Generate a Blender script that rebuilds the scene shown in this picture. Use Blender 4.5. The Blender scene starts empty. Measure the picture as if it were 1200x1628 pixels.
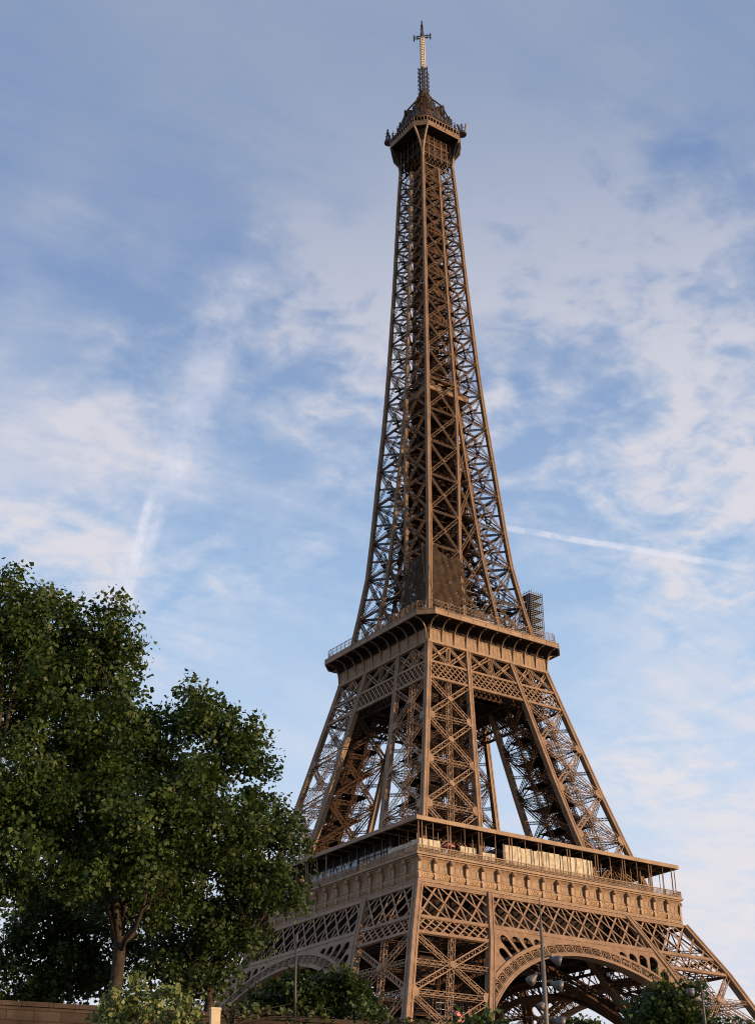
import bpy, math, random
import numpy as np
from mathutils import Vector, Matrix
R = math.radians
random.seed(7); rng = np.random.default_rng(11)
S = bpy.context.scene
COL = S.collection

# ---------------------------------------------------------------- camera
CX, CY, CZ = -198.43, -249.66, -12.42
YAW, PITCH, ROLL = R(35.815), R(27.793), R(-0.546)
fw = Vector((math.sin(YAW)*math.cos(PITCH), math.cos(YAW)*math.cos(PITCH), math.sin(PITCH)))
rt = Vector((math.cos(YAW), -math.sin(YAW), 0)); up = rt.cross(fw)
r2 = rt*math.cos(ROLL) + up*math.sin(ROLL); u2 = -rt*math.sin(ROLL) + up*math.cos(ROLL)
cd = bpy.data.cameras.new('camera'); cam = bpy.data.objects.new('camera', cd); COL.objects.link(cam)
cam.matrix_world = Matrix(((r2.x, u2.x, -fw.x, CX), (r2.y, u2.y, -fw.y, CY), (r2.z, u2.z, -fw.z, CZ), (0, 0, 0, 1)))
cd.sensor_fit = 'VERTICAL'; cd.sensor_height = 24; cd.lens = 24*2295.2/1628
cd.clip_start = 0.5; cd.clip_end = 20000
S.camera = cam

def ray(x, y):
    return (r2*(x-600) - u2*(y-814) + fw*2295.2)
def at(x, y, D):                       # point seen at photo pixel x, y at D metres away over the ground
    d = ray(x, y); d = d/math.hypot(d.x, d.y); return Vector((CX, CY, CZ)) + d*D
def dirn(x, y): return ray(x, y).normalized()

# ---------------------------------------------------------------- sun, sky
SUN_EL, SUN_AZ = R(10), R(148)         # azimuth clockwise from +Y
sd = Vector((math.sin(SUN_AZ)*math.cos(SUN_EL), math.cos(SUN_AZ)*math.cos(SUN_EL), math.sin(SUN_EL)))
sl = bpy.data.lights.new('sun', 'SUN'); so = bpy.data.objects.new('sun', sl); COL.objects.link(so)
sl.energy = 5.0; sl.angle = R(0.5); sl.color = (1.0, 0.67, 0.38)
so.rotation_euler = sd.to_track_quat('Z', 'Y').to_euler()
S.view_settings.view_transform = 'Standard'; S.view_settings.look = 'None'
S.view_settings.gamma = 1; S.view_settings.exposure = 0.22; S.view_settings.use_curve_mapping = False
S.render.engine = 'CYCLES'; S.cycles.filter_width = 1.05

class NT:
    def __init__(s, tree): s.t = tree; s.n = tree.nodes; s.l = tree.links
    def node(s, ty, **k):
        n = s.n.new(ty)
        for a, v in k.items(): setattr(n, a, v)
        return n
    def put(s, sock, v):
        if isinstance(v, bpy.types.NodeSocket): s.l.new(v, sock)
        elif isinstance(v, (tuple, list, Vector)):
            sock.default_value = tuple(v) if len(v) == len(sock.default_value) else tuple(v)+(1,)
        else: sock.default_value = v
    def math(s, op, a, b=0.0, c=None, clamp=False):
        n = s.node('ShaderNodeMath', operation=op, use_clamp=clamp)
        s.put(n.inputs[0], a); s.put(n.inputs[1], b)
        if c is not None: s.put(n.inputs[2], c)
        return n.outputs[0]
    def vm(s, op, a, b=(0, 0, 0), out=0):
        n = s.node('ShaderNodeVectorMath', operation=op); s.put(n.inputs[0], a); s.put(n.inputs[1], b)
        return n.outputs['Value' if op in ('DOT_PRODUCT', 'LENGTH') else 'Vector']
    def noise(s, v, scale, detail=6, rough=.55, dist=0, col=False):
        n = s.node('ShaderNodeTexNoise'); s.put(n.inputs['Vector'], v); n.inputs['Scale'].default_value = scale
        n.inputs['Detail'].default_value = detail; n.inputs['Roughness'].default_value = rough
        n.inputs['Distortion'].default_value = dist
        return n.outputs['Color' if col else 'Fac']
    def rng(s, v, a, b, c=0.0, d=1.0, smooth=True):
        n = s.node('ShaderNodeMapRange', interpolation_type='SMOOTHSTEP' if smooth else 'LINEAR')
        s.put(n.inputs[0], v)
        for i, q in enumerate((a, b, c, d)): s.put(n.inputs[1+i], q)
        return n.outputs[0]
    def mix(s, f, a, b, mode='MIX'):
        n = s.node('ShaderNodeMix', data_type='RGBA', blend_type=mode)
        s.put(n.inputs[0], f); s.put(n.inputs[6], a); s.put(n.inputs[7], b)
        return n.outputs[2]

def build_world():
    w = bpy.data.worlds.new('World'); S.world = w; w.use_nodes = True
    N = NT(w.node_tree)
    for n in list(N.n): N.n.remove(n)
    out = N.node('ShaderNodeOutputWorld'); bg = N.node('ShaderNodeBackground')
    sky = N.node('ShaderNodeTexSky', sky_type='NISHITA', sun_disc=False)
    sky.sun_elevation = SUN_EL; sky.sun_rotation = SUN_AZ; sky.altitude = 50
    sky.air_density = 1.0; sky.dust_density = 0.6; sky.ozone_density = 2.5
    tc = N.node('ShaderNodeTexCoord'); d = tc.outputs['Generated']
    sx = N.node('ShaderNodeSeparateXYZ'); N.put(sx.inputs[0], d)
    z = N.math('MAXIMUM', sx.outputs[2], 0.0)
    zz = N.math('ADD', z, 0.12)
    cm = N.node('ShaderNodeCombineXYZ')
    N.put(cm.inputs[0], N.math('DIVIDE', sx.outputs[0], zz)); N.put(cm.inputs[1], N.math('DIVIDE', sx.outputs[1], zz))
    p = cm.outputs[0]
    warp = N.vm('SCALE', N.vm('SUBTRACT', N.noise(p, 2.2, 5, .6, col=True), (.5, .5, .5)))
    warp.node.inputs['Scale'].default_value = .30
    w2 = N.vm('SCALE', N.vm('SUBTRACT', N.noise(p, 9, 5, .65, col=True), (.5, .5, .5))); w2.node.inputs['Scale'].default_value = .12
    dw = N.vm('ADD', N.vm('ADD', d, warp), w2)
    # where the cloud field is dense or thin (directions of the sky, warped by noise)
    dens = None
    spots = [  # photo px, py, cos-radius in degrees, amount
        (60, 60, 9, .16), (500, 120, 12, .20), (950, 230, 8, .04), (1100, 200, 6, -.20), (120, 430, 9, -.26), (280, 560, 6, -.28),
        (150, 700, 9, .27), (0, 610, 6, .20), (650, 60, 12, .12), (1000, 420, 14, .12), (200, 800, 10, .15), (420, 640, 5, -.10), (540, 520, 5, .30), (900, 540, 9, .17), (1120, 500, 8, .20), (400, 230, 9, .12), (880, 380, 8, .08), (1150, 800, 7, .28),
        (1050, 340, 6, -.05), (870, 760, 6, -.22), (480, 760, 6, .02), (330, 850, 6, .22), (100, 830, 5, .20), (470, 960, 7, -.16), (350, 1000, 6, -.15),
        (560, 300, 6, .05), (950, 1000, 6, .05), (1080, 1220, 5, .34), (1000, 1060, 4, -.15), (1150, 1330, 4, .1), (1150, 1500, 4, .45), (440, 1170, 4, .25), (300, 330, 5, -.08)]
    for x, y, rad, am in spots:
        c = dirn(x, y); dt = N.vm('DOT_PRODUCT', N.vm('NORMALIZE', dw), tuple(c))
        m = N.rng(dt, math.cos(R(rad*1.25)), 1.0, 0.0, am, smooth=True)
        m = N.math('MULTIPLY', m, .58)
        dens = m if dens is None else N.math('ADD', dens, m)
    big = N.noise(p, 1.3, 7, .6, .3)
    # streaked cirrus: stretch the plane along one direction
    mp = N.node('ShaderNodeMapping'); N.put(mp.inputs[0], p); mp.inputs['Rotation'].default_value = (0, 0, R(28)); mp.inputs['Scale'].default_value = (1.0, 3.2, 1)
    streak = N.noise(mp.outputs[0], 2.2, 8, .62, .5)
    mott = N.math('ADD', N.math('MULTIPLY', N.noise(p, 11.0, 3, .5, .6), .6), N.math('MULTIPLY', N.noise(p, 25.0, 5, .6, .5), .4))
    mottle_zone = N.noise(p, 2.1, 2, .5)
    f = N.math('ADD', N.math('MULTIPLY', big, .48), N.math('MULTIPLY', streak, .70))
    f = N.math('ADD', f, N.math('ADD', dens, N.rng(z, .52, .74, .06, .20)))
    mz = N.rng(mottle_zone, .42, .62, 0, .8)
    for x, y, rad in ((1000, 540, 11), (560, 520, 7), (1100, 820, 7)):
        mz = N.math('MAXIMUM', mz, N.rng(N.vm('DOT_PRODUCT', N.vm('NORMALIZE', dw), tuple(dirn(x, y))), math.cos(R(rad)), math.cos(R(rad*.3)), 0, 1.15))
    f = N.math('ADD', f, N.math('MULTIPLY', N.math('MULTIPLY', N.math('SUBTRACT', mott, .5), 1.7), mz))
    cover = N.math('MAXIMUM', N.rng(f, .34, 1.16), .20)
    # old broken contrails
    def trail(a, b, wid, soft, amp, seed):
        A, B = dirn(*a), dirn(*b); n = A.cross(B).normalized(); mid = (A+B).normalized(); half = A.dot(mid)
        wv = N.vm('SCALE', N.vm('SUBTRACT', N.noise(d, seed, 4, .6, col=True), (.5, .5, .5))); wv.node.inputs['Scale'].default_value = wid*1.6
        dd = N.vm('ADD', d, wv)
        ab = N.math('ABSOLUTE', N.vm('DOT_PRODUCT', dd, tuple(n)))
        m = N.rng(ab, wid, wid*soft, 1, 0)
        e = N.rng(N.vm('DOT_PRODUCT', d, tuple(mid)), half, half+(1-half)*.35, 0, 1)
        br = N.rng(N.noise(d, seed*1.7, 5, .65), .35, .62, .25, 1)
        return N.math('MULTIPLY', N.math('MULTIPLY', N.math('MULTIPLY', m, e), br), amp)
    tr = trail((740, 828), (1200, 906), .0010, 3.0, .75, 30)
    for t in (trail((178, 985), (292, 700), .0045, 2.6, .60, 22), trail((262, 800), (390, 400), .007, 3.2, .34, 17), trail((196, 970), (240, 790), .0016, 3, .5, 40)):
        tr = N.math('ADD', tr, t)
    cover = N.math('MINIMUM', cover, 1.0)
    # cloud colour: pale lilac grey, warmer where thick and towards the horizon
    warm = N.rng(z, .42, .72, 1.0, 0.0)
    thick = N.rng(f, .72, 1.1)
    ccol = N.mix(warm, (2.95, 3.5, 4.7), (6.0, 6.4, 7.4))
    ccol = N.mix(N.math('MULTIPLY', thick, N.math('MULTIPLY', warm, .85)), ccol, (7.7, 7.0, 6.9))
    base = N.mix(N.rng(z, .20, .66), (4.2, 6.7, 9.6), (1.65, 2.75, 5.2))
    base = N.mix(.22, base, sky.outputs[0])
    haze = N.rng(z, .10, .42, .92, 0.0)
    base = N.mix(haze, base, (6.7, 6.6, 7.0))
    colr = N.mix(N.math('MULTIPLY', cover, .78), base, ccol)
    colr = N.mix(N.math('MINIMUM', tr, .85), colr, (6.9, 6.9, 7.7))
    N.put(bg.inputs[0], colr); bg.inputs[1].default_value = 0.098
    N.l.new(bg.outputs[0], out.inputs[0])
build_world()

# ---------------------------------------------------------------- materials
def mat(name, base, rough=.6, metal=0.0, var=.25, scale=1.0, spec=.4, bump=0.0, alpha=1.0, tint2=None, trans=0.0, emit=None, coords='Object', grime=False):
    m = bpy.data.materials.new(name); m.use_nodes = True; N = NT(m.node_tree)
    b = N.n['Principled BSDF']; tc = N.node('ShaderNodeTexCoord')
    co = tc.outputs[coords]
    f = N.noise(co, scale, 5, .6)
    if grime:
        mp = N.node('ShaderNodeMapping'); N.put(mp.inputs[0], co); mp.inputs['Scale'].default_value = (1, 1, .22)
        f = N.math('ADD', N.math('MULTIPLY', f, .55), N.math('MULTIPLY', N.noise(mp.outputs[0], scale*9, 5, .7), .45))
    dark = tuple(c*(1-var) for c in base); lite = tuple(min(1, c*(1+var)) for c in (tint2 or base))
    c = N.mix(N.rng(f, .3, .7), dark, lite); N.put(b.inputs['Base Color'], c)
    b.inputs['Roughness'].default_value = rough; b.inputs['Metallic'].default_value = metal
    b.inputs['Specular IOR Level'].default_value = spec; b.inputs['Alpha'].default_value = alpha
    if bump:
        bn = N.node('ShaderNodeBump'); bn.inputs['Strength'].default_value = bump
        N.put(bn.inputs['Height'], N.noise(co, scale*7, 4, .6)); N.put(b.inputs['Normal'], bn.outputs[0])
    return m
def leaf_mat(name, c1, c2, c3):
    m = bpy.data.materials.new(name); m.use_nodes = True; N = NT(m.node_tree)
    b = N.n['Principled BSDF']; g = N.node('ShaderNodeNewGeometry'); tc = N.node('ShaderNodeTexCoord')
    rp = g.outputs['Random Per Island']
    c = N.mix(rp, c1, c2); c = N.mix(N.rng(N.noise(tc.outputs['Object'], .35, 3), .5, .68), c, c3)
    N.put(b.inputs['Base Color'], c); b.inputs['Roughness'].default_value = .55; b.inputs['Specular IOR Level'].default_value = .3
    tr = N.node('ShaderNodeBsdfTranslucent'); N.put(tr.inputs[0], N.mix(.5, c, (.10, .13, .02)))
    ms = N.node('ShaderNodeMixShader'); ms.inputs[0].default_value = .22
    N.l.new(b.outputs[0], ms.inputs[1]); N.l.new(tr.outputs[0], ms.inputs[2])
    N.l.new(ms.outputs[0], N.n['Material Output'].inputs[0]); return m
M = {}
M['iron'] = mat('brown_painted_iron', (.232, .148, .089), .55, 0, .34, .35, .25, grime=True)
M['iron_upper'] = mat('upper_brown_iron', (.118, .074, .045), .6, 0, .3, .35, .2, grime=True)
M['iron_column'] = mat('column_brown_iron', (.195, .122, .072), .55, 0, .3, .35, .2, grime=True)
M['iron_panel'] = mat('weathered_iron_plate', (.232, .148, .087), .55, 0, .36, .8, .25, grime=True)
M['iron_shaded'] = mat('shaded_inner_iron', (.075, .043, .026), .75, 0, .2, .4, .1)  # same iron, base colour darkened to hold the shade of the dense interior
M['iron_cast'] = mat('cast_iron_brown', (.26, .162, .095), .5, 0, .1, 3, .3)
M['gilt'] = mat('gilt_letters', (.36, .22, .10), .5, .1, .1, 3)
M['deck'] = mat('dark_deck_and_shade', (.024, .018, .015), .85, 0, .3, .5, .1)  # decks, and near-black stand-in for shade behind lattice and under edges
M['white'] = mat('cream_board', (.40, .345, .25), .6, 0, .3, .9)
M['mast'] = mat('pale_mast', (.62, .53, .38), .4, 0, .15, 2)
M['antenna'] = mat('dark_antenna', (.05, .045, .045), .5, .3, .2, 2)
M['net'] = mat('dark_netting', (.05, .034, .022), .9, 0, .35, .7, .1, alpha=.84)
M['steel'] = mat('galvanised_tube', (.12, .125, .14), .5, .3, .2, 1)
M['glass'] = mat('dark_glazing', (.02, .022, .026), .08, 0, .2, .5, .8)
M['glass_blue'] = mat('painted_sky_glazing', (.22, .32, .42), .12, 0, .3, 1.2, .8)  # pale blue base paints the sky's reflection into the panes
M['bark'] = mat('plane_bark', (.048, .035, .024), .9, 0, .45, 2.0, .2, bump=.5)
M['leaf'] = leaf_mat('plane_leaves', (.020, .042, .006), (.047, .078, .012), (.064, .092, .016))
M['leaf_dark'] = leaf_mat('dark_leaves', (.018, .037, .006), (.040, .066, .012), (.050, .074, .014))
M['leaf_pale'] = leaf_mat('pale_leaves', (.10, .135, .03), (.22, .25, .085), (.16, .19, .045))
M['leaf_hedge'] = leaf_mat('hedge_leaves', (.035, .060, .014), (.075, .105, .028), (.09, .10, .03))
M['flower'] = mat('pink_petals', (.65, .22, .18), .6)
M['quay'] = mat('quay_stone', (.062, .044, .032), .9, 0, .4, .35, .2, bump=.4)
def stone_courses(m):
    N = NT(m.node_tree); b = N.n['Principled BSDF']; tc = N.node('ShaderNodeTexCoord'); co = tc.outputs['Object']
    u = N.vm('DOT_PRODUCT', co, (.979, -.205, 0)); sx = N.node('ShaderNodeSeparateXYZ'); N.put(sx.inputs[0], co)
    cb = N.node('ShaderNodeCombineXYZ'); N.put(cb.inputs[0], u); N.put(cb.inputs[1], sx.outputs[2])
    br = N.node('ShaderNodeTexBrick'); N.put(br.inputs['Vector'], cb.outputs[0]); br.inputs['Scale'].default_value = 1.0
    br.inputs['Brick Width'].default_value = 1.5; br.inputs['Row Height'].default_value = .55; br.inputs['Mortar Size'].default_value = .03
    br.inputs['Color1'].default_value = (1, 1, 1, 1); br.inputs['Color2'].default_value = (.62, .62, .62, 1); br.inputs['Mortar'].default_value = (.35, .33, .3, 1)
    old = b.inputs['Base Color'].links[0].from_socket; N.put(b.inputs['Base Color'], N.mix(.9, old, br.outputs['Color'], 'MULTIPLY'))
stone_courses(M['quay'])
M['post'] = mat('sandy_post', (.52, .42, .27), .7, 0, .1, 3)
M['pole'] = mat('grey_pole', (.11, .095, .08), .5, .2, .25, 2)
M['lamp'] = mat('lamp_housing', (.10, .095, .095), .45, .2, .25, 4)
M['ground'] = mat('pale_gravel', (.22, .19, .15), .95, 0, .3, .05, .1)
M['water'] = mat('river_water', (.03, .045, .04), .08, 0, .3, .02, .6, bump=.3)
M['stone'] = mat('pier_stone', (.34, .29, .22), .85, 0, .2, .4)
M['hull'] = mat('cloth_dark', (.06, .06, .09), .8); M['cloth2'] = mat('cloth_red', (.30, .07, .05), .8); M['cloth3'] = mat('cloth_pale', (.5, .45, .4), .8)

# ---------------------------------------------------------------- mesh builder
V3 = lambda *a: np.array(a, float)
class MB:
    def __init__(s): s.v = []; s.f = []; s.n = 0; s.b = []
    def add(s, vs, fs):
        s.v.extend([tuple(q) for q in vs]); s.f.extend([tuple(i+s.n for i in f) for f in fs]); s.n += len(vs)
    def beam(s, a, b, w, t=None, n=(0, 0, 1)):
        s.b.append((a[0], a[1], a[2], b[0], b[1], b[2], w, w if t is None else t, n[0], n[1], n[2]))
    def box(s, c, sz, rz=0):
        x, y, z = sz[0]/2, sz[1]/2, sz[2]/2; co, si = math.cos(rz), math.sin(rz)
        vs = [(c[0]+i*x*co-j*y*si, c[1]+i*x*si+j*y*co, c[2]+k*z) for i in (-1, 1) for j in (-1, 1) for k in (-1, 1)]
        s.add(vs, [(0, 1, 3, 2), (4, 6, 7, 5), (0, 4, 5, 1), (2, 3, 7, 6), (0, 2, 6, 4), (1, 5, 7, 3)])
    def prism(s, poly, off):        # poly: list of 3-D points, off: extrusion vector
        n = len(poly); vs = list(poly) + [tuple(np.array(p, float)+np.array(off, float)) for p in poly]
        s.add(vs, [tuple(range(n))[::-1], tuple(range(n, 2*n))] + [(i, (i+1) % n, n+(i+1) % n, n+i) for i in range(n)])
    def tube(s, pts, rad, k=8, cap=True):
        pts = [np.array(p, float) for p in pts]; rad = rad if hasattr(rad, '__len__') else [rad]*len(pts)
        rings = []
        for i, p in enumerate(pts):
            d = pts[min(i+1, len(pts)-1)]-pts[max(i-1, 0)]; d = d/(np.linalg.norm(d)+1e-9)
            a = np.cross(d, (0, 0, 1)) if abs(d[2]) < .9 else np.cross(d, (1, 0, 0)); a /= np.linalg.norm(a); b = np.cross(d, a)
            rings.append([p+rad[i]*(math.cos(t)*a+math.sin(t)*b) for t in [2*math.pi*j/k for j in range(k)]])
        vs = [q for r_ in rings for q in r_]; fs = []
        for i in range(len(pts)-1):
            for j in range(k): fs.append((i*k+j, i*k+(j+1) % k, (i+1)*k+(j+1) % k, (i+1)*k+j))
        if cap: fs.append(tuple(range(k))[::-1]); fs.append(tuple(range((len(pts)-1)*k, len(pts)*k)))
        s.add(vs, fs)
    def lathe(s, c, prof, k=12):     # prof: (r, z) list
        s.tube([(c[0], c[1], c[2]+z) for r_, z in prof], [max(r_, .001) for r_, z in prof], k)
    def flush(s):
        if not s.b: return
        B = np.array(s.b, float); s.b = []
        a, b, w, t, n = B[:, :3], B[:, 3:6], B[:, 6:7], B[:, 7:8], B[:, 8:]
        d = b-a; L = np.linalg.norm(d, axis=1, keepdims=True); d = d/np.maximum(L, 1e-9)
        sd_ = np.cross(d, n); l = np.linalg.norm(sd_, axis=1, keepdims=True)
        bad = (l[:, 0] < 1e-3); 
        if bad.any(): sd_[bad] = np.cross(d[bad], np.array([1.0, .3, 0])); l = np.linalg.norm(sd_, axis=1, keepdims=True)
        sd_ /= l; nn = np.cross(sd_, d)
        X, Y = sd_*w/2, nn*t/2
        vs = np.stack([a-X-Y, a+X-Y, a+X+Y, a-X+Y, b-X-Y, b+X-Y, b+X+Y, b-X+Y], 1).reshape(-1, 3)
        F = np.array([(0, 3, 2, 1), (4, 5, 6, 7), (0, 1, 5, 4), (1, 2, 6, 5), (2, 3, 7, 6), (3, 0, 4, 7)])
        fs = (F[None]+(np.arange(len(B))*8)[:, None, None]+s.n).reshape(-1, 4)
        s.v.extend(map(tuple, vs.tolist())); s.f.extend(map(tuple, fs.tolist())); s.n += len(vs)
    def mesh(s, name, m, smooth=False):
        s.flush(); me = bpy.data.meshes.new(name); me.from_pydata(s.v, [], s.f); me.materials.append(m)
        if smooth: me.shade_smooth()
        me.update(); return me
    def build(s, name, m, parent=None, smooth=False, label=None):
        o = bpy.data.objects.new(name, s.mesh(name, m, smooth)); COL.objects.link(o)
        if parent: o.parent = parent
        if label: o['label'] = label
        return o
    # box-lattice girder
    def girder(s, a, b, w, dp, n, c=.16, cell=None, sides=False, lace=.07):
        a, b, n = np.array(a, float), np.array(b, float), np.array(n, float)
        d = b-a; L = np.linalg.norm(d); d /= L; n = n-d*(n@d); n /= np.linalg.norm(n); sd_ = np.cross(d, n)
        cell = cell or w
        hw, hd = (w-c)/2, (dp-c)/2
        offs = [hd, -hd] if dp > 0 else [0]
        k = max(2, int(round(L/cell)))
        for o in offs:
            for q in (-1, 1): s.beam(a+sd_*q*hw+n*o, b+sd_*q*hw+n*o, c, c*.7, n)
            for i in range(k):
                p0 = a+d*L*i/k; p1 = a+d*L*(i+1)/k; q = 1 if i % 2 else -1
                s.beam(p0+sd_*q*hw+n*o, p1-sd_*q*hw+n*o, lace, .04, n)
        if sides and dp > 0:
            for q in (-1, 1):
                for i in range(k):
                    p0 = a+d*L*i/k; p1 = a+d*L*(i+1)/k; e = 1 if i % 2 else -1
                    s.beam(p0+sd_*q*hw+n*e*hd, p1+sd_*q*hw-n*e*hd, lace, .04, sd_)
    def plate(s, c, rad, n, th=.06, k=8, sx=1.0):
        c, n = np.array(c, float), np.array(n, float); n /= np.linalg.norm(n)
        a = np.cross(n, (0, 0, 1)); a /= np.linalg.norm(a); b = np.cross(n, a)
        poly = [c+rad*(sx*math.cos(t)*a+math.sin(t)*b) for t in [2*math.pi*(j+.5)/k for j in range(k)]]
        s.prism(poly, n*th)

def dup(src, rz, parent=None, kids=True):
    o = src.copy(); COL.objects.link(o)
    o.rotation_euler = (0, 0, rz) if parent is None or True else o.rotation_euler
    if parent: o.parent = parent
    if kids:
        for ch in list(src.children):
            c = ch.copy(); COL.objects.link(c); c.parent = o
    return o
def four(src, parent):
    return [src]+[dup(src, k*math.pi/2, parent) for k in (1, 2, 3)]
def thing(name, label, cat, loc=(0, 0, 0), rz=0, group=None):
    o = bpy.data.objects.new(name, None); COL.objects.link(o); o.location = loc; o.rotation_euler = (0, 0, rz)
    o['label'] = label; o['category'] = cat
    if group: o['group'] = group
    return o
def tag(o, label, cat, group=None):
    o['label'] = label; o['category'] = cat
    if group: o['group'] = group
    return o

# ---------------------------------------------------------------- tower profile
def W(h):
    if h <= 42: return 58.6-.4375*h
    if h <= 54: return 40.22-(h-42)*.535
    return float(np.interp(h, [54, 57.6, 67.6, 81.3, 109.9, 116, 120.4, 127.4, 138, 147.6, 158, 168, 178, 188, 197.6, 206.4, 214.5, 223, 230, 237.4, 244, 250.6, 256.5, 262.2, 266.5, 274],
        [33.8, 30.6, 27.83, 24.2, 17.2, 15.8, 15.03, 13.95, 12.42, 11.62, 10.88, 10.18, 9.42, 8.76, 8.22, 7.8, 7.4, 7.0, 6.7, 6.42, 6.15, 5.9, 5.65, 5.38, 5.15, 4.9]))
def I(h):
    if h <= 54: return 40.8-.4375*h
    return float(np.interp(h, [54, 57.6, 68, 84, 96.5, 110, 116, 120, 127.4, 138, 147.6, 158, 168, 178, 188], [17.2, 16.0, 13.7, 10.8, 8.7, 6.4, 5.5, 4.9, 4.45, 3.45, 2.6, 1.75, 1.05, .4, 0]))
NEAR = V3(0, -1, .35)
def F(x, h, o=0.0): return V3(x, -W(h)-o, h)                 # outer face towards -Y

def column(mb, Pf, hs, size):        # box corner beam with angle flanges, following a profile function
    for h0, h1 in zip(hs[:-1], hs[1:]):
        a, b = Pf(h0), Pf(h1); s0 = size(0.5*(h0+h1))
        d = (b-a); d /= np.linalg.norm(d); a = a-d*.02
        mb.beam(a, b, s0*.86, s0*.86, (0, -1, 0))
        x = np.cross(d, (0, -1, 0)); x /= np.linalg.norm(x); y = np.cross(x, d)
        for i in (-1, 1):
            for j in (-1, 1):
                o = x*i*s0*.36+y*j*s0*.36
                mb.beam(a+o, b+o, s0*.32, s0*.32, (0, -1, 0))

def xpanel(mb, A, B, h0, h1, n, w=1.0, dp=.8, c=.17, hor=True, midh=False, post=False, g=1.0, lace=.07, thin=1.0):
    a0, a1, b0, b1 = A(h0), A(h1), B(h0), B(h1)
    mb.girder(a0, b1, w, dp, n, c, lace=lace); mb.girder(a1, b0, w*thin, dp*.8, n, c*thin, lace=lace)
    if hor: mb.girder(a0, b0, w*.9*thin, dp, n, c*.8, lace=lace)
    hm = (h0+h1)/2; nn = np.array(n, float)/np.linalg.norm(n); nn = nn*(dp/2)
    m = None
    if midh: mb.girder(A(hm), B(hm), w*.8, dp, n, c*.7, lace=lace)
    if post: mb.girder((a0+b0)/2-nn*.5, (a1+b1)/2-nn*.5, w, dp, n, c*.7, sides=True, lace=lace)
    if g:
        wa, wb = np.linalg.norm(b0-a0), np.linalg.norm(b1-a1); t = wb/(wa+wb) if wa+wb else .5
        X = a1+(b0-a1)*(wb/(wa+wb)); mb.plate(X+nn*1.05, .75*g, n)
        for q, e in ((a0, b0), (b0, a0)):
            dd = (e-q)/np.linalg.norm(e-q); mb.plate(q+dd*.75*g+nn*1.02, 1.15*g, n)

def stairs(mb, c0, c1, w, n=12, flip=0):      # zig-zag flights rising from c0 to c1
    c0, c1 = np.array(c0, float), np.array(c1, float)
    for i in range(n):
        a = c0+(c1-c0)*i/n; b = c0+(c1-c0)*(i+1)/n
        sx = w if i % 2 else -w
        for off in (-.45, .45):
            if flip: p, q = a+V3(off, -sx, 0), b+V3(off, sx, 0)
            else: p, q = a+V3(-sx, off, 0), b+V3(sx, off, 0)
            mb.beam(p, q, .28, .07); mb.beam(p+V3(0, 0, 1), q+V3(0, 0, 1), .06)
            for k in range(5):
                m = p+(q-p)*(k+.5)/5; mb.beam(m, m+V3(0, 0, 1), .045)
        for k in range(9):
            t = (k+.5)/9; m0 = (a+V3(*((-.42, -sx, 0) if flip else (-sx, -.42, 0)))); 
            m1 = (b+V3(*((-.42, sx, 0) if flip else (sx, -.42, 0)))); m = m0+(m1-m0)*t
            e = V3(.84, 0, 0) if flip else V3(0, .84, 0)
            mb.beam(m, m+e, .26, .04)

TOWER = thing('lattice_tower', 'tall brown wrought iron lattice tower with arches, two galleries and an antenna mast', 'tower')

def leg_corners(): # the leg towards (-,-): outer, right, left, inner corner lines
    return (lambda h: V3(-W(h), -W(h), h), lambda h: V3(-I(h), -W(h), h), lambda h: V3(-W(h), -I(h), h), lambda h: V3(-I(h), -I(h), h))

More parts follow.
